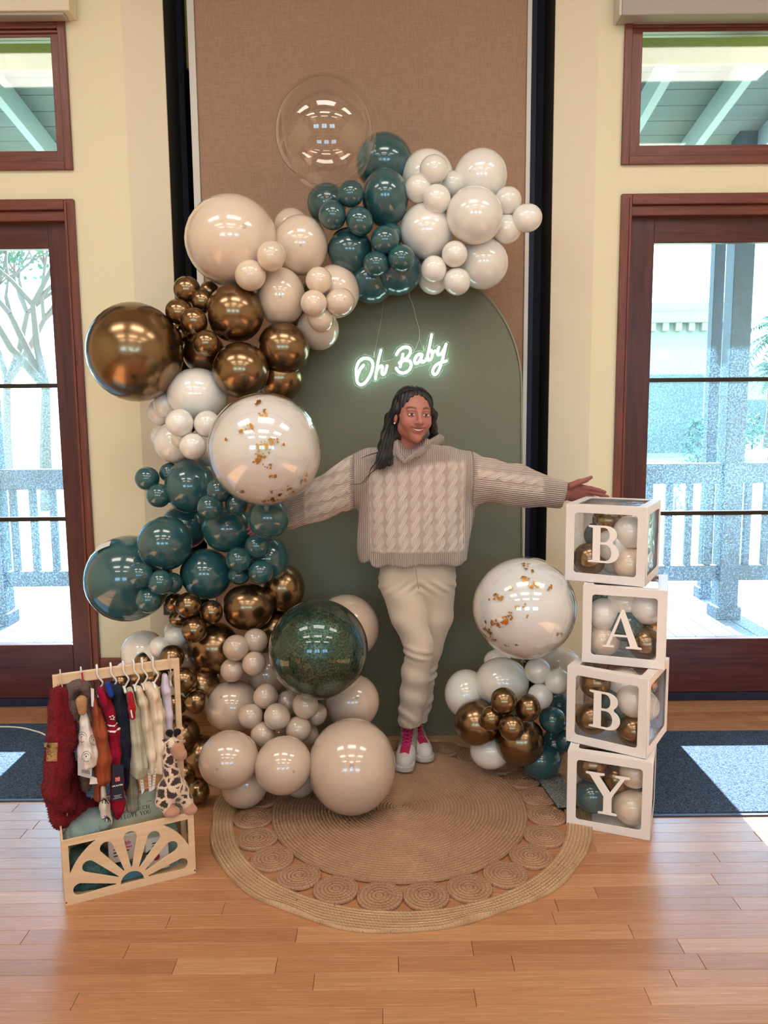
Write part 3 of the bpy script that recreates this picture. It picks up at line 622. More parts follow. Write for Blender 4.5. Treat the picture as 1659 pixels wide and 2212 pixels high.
BT = '''
t 830 352 62 62 -.30|large dark teal balloon half hidden behind the clear bubble on top
t 832 428 51 61 -.42|tall oval dark teal balloon directly left of the upper white cluster
t 706 440 43 43 -.34|dark teal balloon peeking out below the clear bubble's left side
t 757 419 28 29 -.52|small dark teal balloon right under the clear bubble
t 718 465 30 31 -.52|small dark teal balloon nearest the big blush balloon at the top
t 777 478 29 32 -.53|small dark teal balloon in the middle of the upper teal cluster
t 842 508 28 28 -.42|small dark teal balloon mostly hidden behind another above the cord
t 831 519 31 31 -.52|small dark teal balloon top of the three above the neon cord
t 757 542 49 50 -.42|large dark teal balloon right of the upper blush pair
t 812 570 27 28 -.52|small dark teal balloon lower left of the three above the neon cord
t 867 558 29 30 -.53|small dark teal balloon lower right of the three above the neon cord
t 858 584 53 53 -.40|large dark teal balloon at the bottom of the upper teal cluster
t 802 606 49 49 -.37|dark teal balloon hanging lowest at the arch's upper left
w 923 381 56 56 -.34|large white balloon at the upper left of the white cluster
w 1038 383 58 59 -.36|large white balloon at the upper right of the white cluster
w 937 366 30 31 -.48|small white balloon topmost in the white cluster's left trio
w 904 407 31 31 -.45|small white balloon leftmost in the upper white trio
w 944 430 30 31 -.50|small white balloon lowest of the upper white trio
w 976 398 27 28 -.40|small white balloon tucked behind the upper white trio
w 1025 466 60 62 -.50|large round white balloon in front of the upper white cluster
w 922 499 60 60 -.40|large white balloon touching the upper teal cluster
w 1097 434 29 30 -.44|small white balloon upper one of the right hand three
w 1094 495 31 32 -.42|small white balloon lower one of the right hand three
w 1138 471 30 33 -.46|small white balloon sticking out farthest right over the dark gap
w 1043 569 55 55 -.38|large white balloon at the lower right of the upper white cluster
w 982 549 28 28 -.50|small white balloon in the notch above the lowest white pair
w 937 582 28 29 -.48|small white balloon at the lower left of the white cluster
w 987 608 29 30 -.47|small white balloon hanging lowest in the upper white cluster
w 936 598 34 38 -.36|white balloon showing only its rim at the white cluster's bottom left
b 500 521 96 99 -.50|giant blush balloon at the upper left of the garland
b 630 490 39 39 -.34|blush balloon peeking over the top of the upper blush pair
b 650 530 59 63 -.46|large blush balloon between the giant blush and the teal
b 586 553 31 33 -.66|small blush balloon resting on the giant blush balloon's edge
b 541 595 33 34 -.64|small blush balloon below the giant blush balloon
b 606 641 54 62 -.50|large blush balloon in the middle of the blush cluster
b 689 606 29 29 -.58|small blush balloon topmost of the four beside the lower blush
b 724 630 53 57 -.42|large blush balloon behind the four small blush ones
b 734 652 30 32 -.56|small blush balloon right one of the four
b 678 655 29 29 -.60|small blush balloon left one of the four with a dark dot
b 693 689 29 27 -.54|small blush balloon lowest of the four
b 687 711 46 45 -.42|blush balloon lowest in the upper blush cluster above the neon
g 292 761 102 106 -.62|giant chrome gold balloon at the far left
g 404 626 29 29 -.55|small chrome gold balloon topmost of the gold cluster by the gap
g 386 673 27 29 -.60|small chrome gold balloon leftmost above the giant gold
g 437 651 25 26 -.55|small chrome gold balloon between three others at the gold top
g 419 694 28 30 -.64|small chrome gold balloon left of the upper large gold
g 446 741 28 28 -.68|small chrome gold balloon between the giant and large golds
g 452 630 22 22 -.42|chrome gold balloon sliver behind the upper gold cluster
g 392 718 22 22 -.50|chrome gold balloon bit behind the giant gold's right edge
g 508 677 62 62 -.56|large chrome gold balloon at the top of the gold trio
g 520 800 61 60 -.62|large chrome gold balloon in the middle above the confetti bubble
g 613 752 56 57 -.52|large chrome gold balloon at the right of the gold trio
g 440 762 45 46 -.48|chrome gold balloon shaded behind the giant one
g 604 820 51 50 -.46|chrome gold balloon lowest right above the confetti bubble
w 427 852 65 57 -.58|large white balloon under the giant gold one
w 357 875 26 28 -.56|small white balloon second from the left under the giant gold
w 346 890 27 28 -.50|small white balloon leftmost under the giant gold
w 388 913 30 30 -.74|small white balloon front left beside the confetti bubble
w 448 916 29 29 -.72|small white balloon touching the confetti bubble's upper left
w 377 956 44 45 -.58|large white balloon above the teal column
w 348 941 21 24 -.50|small white balloon rim at the white group's left edge
w 390 946 21 23 -.66|small white balloon squeezed between two front ones
w 417 964 29 29 -.74|small white balloon lowest in the left white group
w 455 962 46 46 -.52|white balloon behind the confetti bubble's left side
w 572 858 26 22 -.46|white balloon bit showing above the confetti bubble
t 318 1034 26 26 -.62|small dark teal balloon farthest left above the tagged giant
t 366 1021 22 22 -.58|small dark teal balloon just below the white group
t 343 1071 26 26 -.66|small dark teal balloon third of the left trio
t 410 1051 54 59 -.62|large dark teal balloon left of the confetti bubble
t 473 1059 27 27 -.80|small dark teal balloon touching the confetti bubble's lower left
t 454 1096 28 28 -.82|small dark teal balloon front one below the confetti bubble
t 511 1088 25 24 -.78|small dark teal balloon under the confetti bubble
t 399 1137 50 49 -.52|dark teal balloon shaded between three large ones
t 356 1174 60 58 -.74|large dark teal balloon beside the tagged giant
t 494 1143 58 51 -.66|large oval dark teal balloon in the column's centre
t 580 1119 45 45 -.86|dark teal balloon hiding the woman's hand
t 445 1240 55 56 -.66|large dark teal balloon above the lower gold ones
t 278 1249 92 94 -.62|giant dark teal balloon with a white paper tag
t 302 1242 28 28 -.86|small dark teal balloon left one on the tagged giant
t 347 1258 27 27 -.86|small dark teal balloon right one on the tagged giant
t 371 1260 23 24 -.76|small dark teal balloon half hidden beside the tagged giant
t 322 1296 29 28 -.84|small dark teal balloon lowest on the tagged giant
t 516 1209 28 28 -.78|small dark teal balloon left one of the right foursome
t 556 1180 27 27 -.76|small dark teal balloon top one of the right foursome
t 563 1235 27 27 -.77|small dark teal balloon lower right of the foursome
t 516 1243 24 20 -.72|small dark teal balloon lowest left of the foursome
t 578 1207 47 53 -.62|large dark teal balloon behind the right foursome
g 536 1311 56 51 -.70|large chrome gold balloon under the teal column
g 611 1270 48 53 -.60|chrome gold balloon at the right of the lower teal column
g 592 1358 40 42 -.60|chrome gold balloon half behind the green glitter bubble
g 407 1307 28 28 -.80|small chrome gold balloon upper left in the lower gold group
g 457 1322 24 26 -.78|small chrome gold balloon between teal and two larger golds
g 420 1360 28 28 -.82|small chrome gold balloon lower front above the white pair
g 387 1336 20 22 -.70|small chrome gold balloon tucked behind two small golds
g 380 1304 22 24 -.68|small chrome gold balloon edge left of the lower gold trio
g 461 1400 57 56 -.70|large chrome gold balloon left of the sand pink foursome
g 370 1421 29 27 -.84|small dark chrome gold balloon at the clothes rack's right corner
g 399 1469 27 28 -.90|small chrome gold balloon beside the rack post, upper one
g 435 1482 40 41 -.76|large chrome gold balloon left of the lower sand pink ones
g 424 1517 25 25 -.90|small chrome gold balloon beside the rack, right one
g 382 1521 21 24 -.86|small chrome gold balloon touching the rack post
g 339 1456 24 24 -.82|small chrome gold balloon behind the rack's right hangers
g 304 1458 23 23 -.80|small chrome gold balloon behind the rack's middle hangers
g 341 1489 21 21 -.80|small chrome gold balloon low behind the cream clothes
g 312 1430 22 22 -.72|dark chrome gold balloon just above the rack rail
g 262 1474 21 20 -.74|dark chrome gold balloon behind the navy clothes
g 392 1590 40 44 -.84|large chrome gold balloon right of the plush giraffe's head
g 434 1636 40 48 -.80|large chrome gold balloon behind the sand pink balloons
g 428 1711 25 25 -.92|small chrome gold balloon lowest, beside the giraffe's feet
g 396 1672 25 28 -.76|dark chrome gold balloon behind the giraffe's neck
w 309 1408 46 47 -.60|large white balloon above the clothes rack's left half
w 334 1416 30 30 -.68|bluish white balloon at the rack rail
w 347 1399 25 23 -.74|small white balloon above the rack rail's right half
w 382 1375 24 27 -.70|small white balloon between the rack and lower golds
w 374 1364 20 20 -.62|white balloon rim behind the small gold trio
w 267 1452 18 22 -.66|small white balloon behind the rack's left hangers
p 404 1424 36 36 -.60|sand pink balloon shaded behind the rack's gold ones
p 510 1399 29 28 -.84|small sand pink balloon upper left of the foursome by the glitter bubble
p 552 1384 26 27 -.80|small sand pink balloon upper right of the foursome by the glitter bubble
p 549 1433 26 26 -.86|small sand pink balloon lower right of the foursome
p 502 1447 27 26 -.82|small sand pink balloon lower left of the foursome
p 578 1455 46 44 -.68|sand pink balloon behind the green glitter bubble's lower left
p 504 1527 59 58 -.78|large sand pink balloon left of the small sand cluster
p 574 1504 28 26 -.92|small sand pink balloon topmost of the small sand cluster
p 541 1547 27 27 -.96|small sand pink balloon leftmost of the small sand cluster
p 599 1548 29 29 -1.0|small sand pink balloon in the front centre of the small cluster
p 621 1518 25 26 -.88|small sand pink balloon behind the centre of the small cluster
p 660 1523 29 30 -.98|small sand pink balloon under the green glitter bubble
p 684 1543 22 25 -.92|small sand pink balloon farthest right in the small cluster
p 645 1575 28 28 -1.0|small sand pink balloon lower right in the small cluster
p 568 1587 28 27 -.98|small sand pink balloon lowest in the small cluster
p 664 1588 24 26 -.88|small sand pink balloon shaded behind the lower right one
p 610 1592 42 40 -.80|sand pink balloon deep inside the lower cluster
p 495 1641 62 65 -1.14|large sand pink balloon nearest the clothes rack at the bottom
p 612 1653 61 63 -1.16|large sand pink balloon between two others at the bottom
p 760 1655 95 101 -1.12|giant sand pink balloon standing on the jute rug
p 528 1690 54 53 -.92|sand pink balloon on the floor behind the bottom row
p 648 1684 38 38 -.92|sand pink balloon edge under the bottom row's middle
p 761 1515 59 59 -.80|large sand pink balloon above the giant one on the rug
p 748 1356 72 72 -.64|large sand pink balloon behind the green glitter bubble's right
w 1207 1449 53 53 -.62|large bluish white balloon beside the A box
w 1084 1474 58 54 -.80|large white balloon under the right confetti bubble
w 1008 1499 48 53 -.72|white balloon farthest left in the right cluster
w 1161 1449 28 28 -.90|small white balloon touching the right confetti bubble
w 1204 1471 28 28 -.92|small white balloon against the third letter box
w 1167 1504 28 27 -.92|small white balloon above the teal ones in the right cluster
w 1075 1428 30 26 -.70|white balloon rim between the confetti bubble and arch
g 1031 1561 48 50 -.88|large chrome gold balloon at the left of the right cluster
g 1123 1600 54 53 -.90|large chrome gold balloon low in the right cluster
g 1088 1514 29 29 -1.02|small chrome gold balloon top of the right gold foursome
g 1140 1529 27 30 -1.0|small chrome gold balloon right one of the right gold foursome
g 1062 1552 25 27 -1.0|small chrome gold balloon left one of the right gold foursome
g 1105 1571 28 28 -1.06|small chrome gold balloon lowest of the right gold foursome
w 1059 1621 44 40 -.84|white balloon at the bottom of the right cluster on the rug
t 1207 1524 30 30 -.78|dark teal balloon top one between gold and boxes
t 1194 1555 28 30 -.90|small dark teal balloon in front between gold and boxes
t 1198 1606 30 30 -.82|dark teal balloon shaded beside the lower boxes
t 1222 1600 22 24 -.90|small dark teal balloon touching the lower letter boxes
t 1168 1642 46 40 -.86|large dark teal balloon lowest, resting near the rug's edge
'''
for ln in BT.strip().split('\n'):
    a, lab = ln.split('|'); kd, px, py, rx, ry, Y = a.split()
    grp = 'balloons of the right floor cluster' if (float(px) > 950 and float(py) > 1300) else 'balloons of the garland'
    balloon(kd, float(px), float(py), float(rx), float(ry), float(Y), lab, grp)
# paper tag on the giant teal balloon
bt = P(278, 1249, -.62); s = depth(bt)/FPX; nrm = Vector((-.40, -.42, .81)).normalized(); c = bt+nrm*(94*s+.002)
zz = nrm; xx = Vector((1, 0, .35)); xx = (xx-zz*xx.dot(zz)).normalized(); yy = zz.cross(xx); M = Matrix((xx, yy, zz)).transposed().to_4x4(); M.translation = c
mb = MB(); N = 8
for i in range(N+1):
    u = -.036+.072*i/N; dz = -u*u/.35
    for w in (-.02, .02): mb.v += [tuple(M @ Vector((u, w, dz))), tuple(M @ Vector((u, w, dz+.0012)))]
for i in range(N):
    k = i*4; mb.f += [(k+1, k+5, k+7, k+3), (k, k+2, k+6, k+4), (k, k+4, k+5, k+1), (k+2, k+3, k+7, k+6)]
tag(mb.build('paper_tag', simple('white_paper', '#dcdcd8', .7)), 'small white paper tag stuck on the giant teal balloon', 'tag')

# ---- see-through bubbles
def m_film(name, tint=(1, 1, 1), ior=1.45, fmul=1.0, rough=.01, bump=0, milky=0., base=0.):
    n = NT(name); n.t.nodes.remove(n.b)
    tr = n.n('BsdfTransparent'); tr.inputs[0].default_value = tint+(1,); gl = n.n('BsdfGlossy'); gl.inputs['Roughness'].default_value = rough; gl.inputs[0].default_value = (1, 1, 1, 1)
    fr = n.n('LayerWeight'); fr.inputs[0].default_value = .5; mx = n.n('MixShader')
    if bump:
        bn = n.bump(n.noise(n.coord('Object', (9, 9, 3)), 4, 3, .55, 1.2), bump, .02); n.l(bn, gl.inputs['Normal']); n.l(bn, fr.inputs['Normal'])
    n.l(n.math('MULTIPLY_ADD', n.math('POWER', fr.outputs['Facing'], 4.), fmul*.8, .04+base, True), mx.inputs[0]); n.l(tr.outputs[0], mx.inputs[1]); n.l(gl.outputs[0], mx.inputs[2]); out = mx.outputs[0]
    if milky:
        df = n.n('BsdfDiffuse'); df.inputs[0].default_value = (.9, .9, .92, 1); m2 = n.n('MixShader'); m2.inputs[0].default_value = milky; n.l(out, m2.inputs[1]); n.l(df.outputs[0], m2.inputs[2]); out = m2.outputs[0]
    n.l(out, n.o.inputs[0]); return n.m
M_BUB = m_film('clear_bubble', (.97, .965, .955), 1.45, 1.15, .008, 0, 0, .03)
M_FOIL = simple('gold_foil', '#c98d3f', .3, .9); M_INW = latex('inner_white_balloon', '#e9e6e4', .3, 0)
M_INB = latex('inner_white_balloon_cool', '#e4e8ec', .3, 0)
bub_me = MB().lathe([(max(sin(pi*i/40), .0008), cos(pi*i/40)) for i in range(41)], 64).me('shell', M_BUB, True)
def bubble(name, px, py, r, Y, lab, inner=None, flakes=0, seed=1, egg=1.0, spots=None):
    c = P(px, py, Y); R = r*depth(c)/FPX; o = empty(name, c, label=lab, cat='balloon', group='see-through bubble balloons')
    inst('shell', bub_me, o, (0, 0, 0), (.2, .1, 0), (R, R, R*egg))
    MB().lathe([(.02*R, -1.0*R*egg), (.05*R, -1.03*R*egg), (.03*R, -1.06*R*egg), (.045*R, -1.1*R*egg)], 10).build('neck', M_BUB, o, True)
    if inner:
        me = MB().lathe([(max(sin(pi*i/32), .0008), cos(pi*i/32)) for i in range(33)], 48).me('inner_balloon', inner, True)
        inst('inner_balloon', me, o, (0, .003, -.002), (0, 0, 0), (R*.972,)*3)
    if flakes:
        g = np.random.RandomState(seed); mb = MB()
        for cx, cy, sp, nn in spots:
            for _ in range(nn):
                u, v = cx+g.randn()*sp, cy+g.randn()*sp*.7
                if u*u+v*v > .92: continue
                d = Vector((u, -sqrt(max(0, 1-u*u-v*v)), v)); p = d*R*g.uniform(.984, .992)
                t1 = Vector((g.randn(), g.randn(), g.randn())).cross(d).normalized(); t2 = d.cross(t1)
                s = R*g.uniform(.016, .05); k = g.randint(3, 6); pts = [p+(t1*cos(2*pi*j/k+g.uniform(-.3, .3))*g.uniform(.5, 1.3)+t2*sin(2*pi*j/k)*g.uniform(.4, 1.1))*s+d*g.uniform(-.1, .1)*s*.3 for j in range(k)]
                n0 = len(mb.v); mb.v += [tuple(q) for q in pts]+[tuple(q-d*.0006) for q in pts]
                mb.f += [tuple(range(n0, n0+k)), tuple(range(n0+2*k-1, n0+k-1, -1))]+[(n0+j, n0+(j+1) % k, n0+k+(j+1) % k, n0+k+j) for j in range(k)]
        tag(mb.build('foil_flakes', M_FOIL, o), kind='stuff')
    return o
bubble('bubble_balloon', 703, 290, 111, -.52, 'empty clear bubble balloon on top of the garland', egg=1.05)
bubble('bubble_balloon', 572, 971, 122, -1.02, 'white filled clear bubble with gold flakes beside the woman', M_INW, 1, 2, spots=[(.12, .1, .09, 26), (.33, .18, .06, 12), (-.1, .42, .05, 5), (-.2, .36, .04, 3), (-.02, .82, .04, 5), (.1, .66, .05, 6), (.08, -.12, .06, 12), (.2, -.25, .05, 6), (.28, -.42, .03, 4), (.45, -.66, .05, 9), (.2, -.7, .02, 3), (.05, -.93, .05, 8), (.55, -.78, .07, 12), (.72, -.55, .05, 6), (.8, -.45, .03, 4), (-.3, -.7, .02, 3), (.15, -.88, .06, 10), (-.55, .22, .02, 2)])
bubble('bubble_balloon', 1132, 1312, 111, -.98, 'white filled clear bubble with gold flakes standing on the right cluster', M_INB, 1, 5, spots=[(-.12, .72, .05, 12), (.05, .62, .05, 12), (-.0, .9, .05, 8), (-.4, .55, .03, 5), (-.62, .38, .06, 10), (-.45, .02, .08, 14), (-.7, -.12, .06, 12), (-.82, -.3, .05, 16), (-.76, -.5, .05, 14), (-.5, -.08, .05, 8), (-.3, .25, .04, 4), (-.1, .1, .03, 3), (-.45, -.55, .02, 3), (-.3, -.52, .02, 2), (.55, -.35, .03, 4), (.3, .55, .05, 5), (.0, -.88, .04, 4), (.3, -.85, .03, 4), (-.15, .3, .03, 3)])
# dark green glitter bubble
n = NT('green_glitter_foil'); v = n.n('TexVoronoi'); v.inputs['Scale'].default_value = 170; n.l(n.coord(), v.inputs[0])
sp = n.noise(n.coord(), 26, 5, .7); big = n.noise(n.coord(), 2.2, 3)
fleck = n.math('GREATER_THAN', v.outputs['Color'], .0)
cr = n.ramp(sp, [(.38, hexc('#0a211e')), (.5, hexc('#16443a')), (.60, hexc('#6b7560')), (.68, hexc('#0e2a26'))])
cb = n.mix(n.ramp(big, [(.42, (0, 0, 0, 1)), (.62, (1, 1, 1, 1))]), cr, n.mix(.5, cr, hexc('#0d3f38')))
n.set(base=cb, metal=.7, rough=.22, coat=1.0, coatr=.01, normal=n.bump(v.outputs[0], .12, .003)); M_GLIT = n.m
c = P(688, 1402, -.98); R = 107*depth(c)/FPX
o = empty('glitter_balloon', c, label='shiny dark green glitter bubble balloon above the sand pink balloons', cat='balloon')
me = MB().lathe([(max(sin(pi*i/40), .0008), cos(pi*i/40)) for i in range(41)], 64).me('shell', M_GLIT, True); inst('shell', me, o, (0, 0, 0), (0, 0, 0), (R, R, R))
MB().lathe([(.02*R, -1.0*R), (.05*R, -1.03*R), (.03*R, -1.06*R), (.05*R, -1.1*R)], 10).build('neck', M_GLIT, o, True)
# ------------------------------------------------------------------ the woman
YW = -.72
woman = empty('person', (.11, -.72, .0), label='smiling woman with long dark hair, cream cable sweater and arms spread wide', cat='person')
WO = Vector((.11, -.72, 0)); woman['label'] = 'smiling woman with long dark hair, cream cable sweater, arms spread wide'
def unparent_shift(o): o.parent = woman; o.matrix_parent_inverse = Matrix.Translation(-WO); return o
def T(*a): return tuple(P(*a))
# ---- knit wool
def m_knit():
    n = NT('cream_cable_knit'); a = n.n('Attribute'); a.attribute_name = 'knit'; sx = n.n('SeparateXYZ'); n.l(a.outputs['Vector'], sx.inputs[0])
    u, v, mask = sx.outputs
    c = n.math('DIVIDE', u, .052); cell = n.math('FLOOR', c); fx = n.math('SUBTRACT', n.math('SUBTRACT', c, cell), .5)
    ph = n.math('ADD', n.math('DIVIDE', v, .105), n.math('MULTIPLY', n.math('MODULO', n.math('ABSOLUTE', cell), 2.), .5))
    ang = n.math('MULTIPLY', ph, 2*pi); s = n.math('MULTIPLY', n.math('SINE', ang), .2); co = n.math('MULTIPLY', n.math('COSINE', ang), .3)
    def strand(sg):
        d = n.math('ABSOLUTE', n.math('SUBTRACT', fx, n.math('MULTIPLY', s, sg))); h = n.math('SUBTRACT', 1.0, n.math('POWER', n.math('MINIMUM', n.math('DIVIDE', d, .3), 1.), 2.))
        rib = n.math('MULTIPLY', n.math('COSINE', n.math('MULTIPLY', n.math('SUBTRACT', fx, n.math('MULTIPLY', s, sg)), 2*pi*7.0)), .22)
        return n.math('ADD', n.math('MULTIPLY', h, n.math('MULTIPLY_ADD', co, sg, .9)), n.math('MULTIPLY', rib, h)), h
    h1, _ = strand(1.); h2, _ = strand(-1.)
    cable = n.math('MAXIMUM', h1, h2)
    ribs = n.math('MULTIPLY', n.math('COSINE', n.math('MULTIPLY', u, 2*pi/.0085)), .45)
    h = n.math('ADD', n.math('MULTIPLY', cable, mask), n.math('MULTIPLY', ribs, n.math('SUBTRACT', 1.05, mask)))
    fz = n.noise(n.coord(), 420, 3); h = n.math('ADD', h, n.math('MULTIPLY', fz, .25))
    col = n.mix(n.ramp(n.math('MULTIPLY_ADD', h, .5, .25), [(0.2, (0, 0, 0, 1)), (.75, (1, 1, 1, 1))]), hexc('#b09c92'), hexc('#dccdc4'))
    n.set(base=col, rough=.9, sheen=.35, spec=.15, normal=n.bump(h, .9, .008)); return n.m
M_KNIT = m_knit()
# joints (from the photograph, each with its own distance)
sh_l, sh_r = T(790, 1022, -.70), T(985, 1022, -.70)
el_r, cf_r = T(1120, 1050, -.72), T(1217, 1070, -.735)
el_l, cf_l = T(690, 1080, -.71), T(614, 1117, -.71)
hem = T(896, 1205, -.70); nk = T(893, 962, -.69)
def f_sweater(p):
    x, y, z = p
    top = P(893, 962, -.70).z; bot = P(895, 1213, -.70).z; zc = (top+bot)/2; cx = P(896, 1120, -.70).x; cy = -.695
    t = np.clip((z-bot)/(top-bot), 0, 1)
    hw = .231+.022*np.sin(np.clip(t*1.5, 0, 1)*pi*.5) ; hw = np.where(t > .62, hw-.0*t, hw)
    # torso: superellipse, bulging at the hem
    dep = .125-.02*t
    q = ((np.abs(x-cx)/hw)**2.6+(np.abs(y-cy)/dep)**2.3)**(1/2.45)
    d = (q-1)*.115
    # sloping shoulders
    slope = z-(top+.055-np.abs(x-(cx-.01))*.45)
    d = smax(d, slope*.92, .03)
    d = smax(d, bot-z, .008)
    r = chain(p, [sh_r, el_r, cf_r], [.102, .082, .058], .03, (1, .8))
    l = chain(p, [sh_l, el_l, cf_l], [.100, .082, .06], .03, (1, .8))
    # cut the cuffs flat
    dr = np.array(cf_r)-np.array(el_r); dr /= np.linalg.norm(dr); r = smax(r, (x-cf_r[0])*dr[0]+(y-cf_r[1])*dr[1]+(z-cf_r[2])*dr[2]-.004, .004)
    dl = np.array(cf_l)-np.array(el_l); dl /= np.linalg.norm(dl); l = smax(l, (x-cf_l[0])*dl[0]+(y-cf_l[1])*dl[1]+(z-cf_l[2])*dl[2]-.004, .004)
    d = smin(d, r, .035); d = smin(d, l, .035)
    # hollow cuff, hem and neck opening
    d = smax(d, -cap(p, tuple(np.array(cf_r)-dr*.03), tuple(np.array(cf_r)+dr*.1), .045, .045, (1, .75)), .004)
    d = smax(d, -rbox(p, (cx, cy, bot-.03), (.215, .095, .06), .05), .006)
    nc = (P(889, 975, -.74).x, -.715, top+.03)
    d = smax(d, -cap(p, (nc[0], -.70, top-.02), (nc[0]+.004, -.72, top+.12), .052, .07), .012)
    d = smax(d, -cap(p, T(879, 984, -.83), T(889, 930, -.78), .022, .075), .01)
    # folds
    f = .004*np.sin(x*31+z*9)*np.clip((.95-t)*1.4, 0, 1)+.003*np.sin(x*57-z*22+1.3)
    f = f+.009*np.exp(-((x-(cx-.10)-.12*(t-.5))**2)/.0009)*-1*np.clip(1-t, 0, 1)
    return d+f*np.where(np.abs(x-cx) < .3, 1, .5)
lo = (cf_l[0]-.02, -.90, hem[2]-.03); hi = (cf_r[0]+.02, -.54, nk[2]+.06)
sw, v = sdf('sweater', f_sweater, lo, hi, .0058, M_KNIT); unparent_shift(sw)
cx = P(896, 1120, -.70).x; bot = P(895, 1213, -.70).z
seam_r, seam_l = P(1020, 1030, -.72).x, P(764, 1030, -.72).x
u = np.where(v[:, 0] > seam_r, v[:, 2]+.35*(v[:, 0]-seam_r)*.35+1.008, np.where(v[:, 0] < seam_l, v[:, 2]-.35*(v[:, 0]-seam_l)*.9+1.01, v[:, 0]))
w = np.where(v[:, 0] > seam_r, v[:, 0], np.where(v[:, 0] < seam_l, v[:, 0], v[:, 2]))
hemrib = np.clip((v[:, 2]-bot-.055)/.006, 0, 1)
cm = hemrib*np.clip((.205-np.abs(v[:, 0]-cx-.005))/.012, 0, 1)*np.clip((P(893, 1000, -.7).z-v[:, 2])/.03+np.clip((v[:, 0]-cx)*6, -.6, .8), 0, 1)
slr = np.clip((v[:, 0]-seam_r-.01)/.01, 0, 1)*np.clip((cf_r[0]-.085-v[:, 0])/.01, 0, 1)*np.clip(1-np.abs(v[:, 2]-np.interp(v[:, 0], [seam_r, cf_r[0]], [sh_r[2]+.01, cf_r[2]+.02]))/.055*.9, 0, 1)
sll = np.clip((seam_l-.01-v[:, 0])/.01, 0, 1)*np.clip((v[:, 0]-cf_l[0]-.085)/.01, 0, 1)*.9
mask = np.where(v[:, 0] > seam_r, slr, np.where(v[:, 0] < seam_l, sll, cm))
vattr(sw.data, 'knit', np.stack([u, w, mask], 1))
# hood lying round the neck
def f_hood(p):
    A, B, C0 = T(853, 962, -.745), T(862, 983, -.80), T(875, 997, -.828)
    E, G, H, I = T(905, 977, -.815), T(934, 957, -.775), T(948, 950, -.70), T(925, 950, -.62)
    d = chain(p, [A, B, C0], [.015, .012, .008], .01, (1, .8)); d = smin(d, chain(p, [C0, E, G, H, I], [.008, .014, .017, .020, .03], .012, (1, .8)), .006)
    d = smin(d, chain(p, [I, T(885, 955, -.575), T(845, 958, -.63), A], [.034, .045, .03, .018], .03), .03)
    return d+.0015*np.sin(p[0]*150+p[2]*120)
lo = tuple(np.array(T(835, 1005, -.84))-.0); hi = tuple(np.array(T(975, 915, -.50)))
hd, v = sdf('hood', f_hood, (lo[0], -.84, lo[2]), (hi[0], -.52, hi[2]+.03), .004, M_KNIT); unparent_shift(hd)
vattr(hd.data, 'knit', np.stack([v[:, 2]*1.3-v[:, 0]*.8, v[:, 0], v[:, 0]*0], 1))
# ---- body: head, neck, hands and limbs as one figure
HC = Vector(T(892, 897, -.775)); YAW, ROL, PIT = radians(15), radians(-3.2), radians(2)
HR = (Matrix.Rotation(YAW, 3, 'Z') @ Matrix.Rotation(-ROL, 3, 'Y') @ Matrix.Rotation(PIT, 3, 'X'))     # local: x right, -y forward, z up
HRn = np.array(HR)
def loc(p):      # world -> head space with forward positive
    d = [p[i]-HC[i] for i in range(3)]
    q = [sum(HRn[j][i]*d[j] for j in range(3)) for i in range(3)]
    return [q[0], -q[1], q[2]]
def f_head(p):
    q = loc(p)
    d = ell(q, (0, -.018, .036), (.0715, .088, .074))
    d = smin(d, ell(q, (0, .022, .005), (.062, .066, .075)), .02)
    d = smin(d, ell(q, (0, .030, -.046), (.047, .054, .058)), .022)
    d = smin(d, sph(q, (0, .068, -.090), .0165), .03)
    ax = [np.abs(q[0]), q[1], q[2]]
    d = smin(d, sph(ax, (.035, .056, -.027), .026), .022)                  # cheeks
    d = smin(d, sph(ax, (.039, .004, -.058), .022), .03)                   # jaw
    d = smin(d, cap(ax, (.008, .086, .021), (.044, .074, .022), .006, .005), .012)   # brow
    d = smax(d, -sph(ax, (.0305, .0985, .0065), .0165), .014)              # eye socket
    d = smin(d, ell(ax, (.0305, .0735, .004), (.0158, .0135, .0105)), .004)       # lids
    d = smin(d, cap(q, (0, .084, .016), (0, .1035, -.022), .0066, .0098), .010)  # nose
    d = smin(d, sph(q, (0, .1065, -.0245), .0098), .006)
    d = smin(d, sph(ax, (.0125, .0965, -.0275), .0074), .006)
    d = smax(d, -sph(ax, (.0055, .103, -.0345), .0035), .003)
    zc = -.055+ax[0]**2*11.0                                                # smiling mouth line
    d = smin(d, ell([q[0], q[1], q[2]-ax[0]**2*11], (0, .0825, -.0485), (.029, .010, .0055)), .006)
    d = smin(d, ell([q[0], q[1], q[2]-ax[0]**2*11], (0, .0815, -.0645), (.025, .011, .0065)), .006)
    d = smax(d, -ell([q[0], q[1], q[2]-ax[0]**2*11], (0, .0935, -.0565), (.028, .0075, .0044)), .003)
    d = smin(d, ell(ax, (.0725, -.004, -.010), (.008, .017, .028)), .008)  # ears
    nb = T(884, 1000, -.70)
    d = smin(d, chain(p, [tuple(HC+Vector((-.008, .03, -.055))), T(882, 955, -.72), nb], [.050, .047, .07], .02), .022)
    return d
SK = NT('skin'); at = SK.n('Attribute'); at.attribute_name = 'tone'
SK.set(base=SK.mix(SK.math('MULTIPLY', SK.noise(SK.coord(), 45, 3), .25), at.outputs[0], hexc('#9c5c51')), rough=.46, sss=.12, sssr=(.9, .35, .2), ssss=.012, spec=.4); M_SKIN = SK.m
lo = HC-Vector((.12, .15, .205)); hi = HC+Vector((.12, .16, .13))
hv, hf = snet(f_head, tuple(lo), tuple(hi), .0019)
q = np.stack(loc([hv[:, 0], hv[:, 1], hv[:, 2]]), 1); ax = np.abs(q[:, 0])
skin = np.array(hexc('#b27768')); tone = np.tile(skin, (len(q), 1))
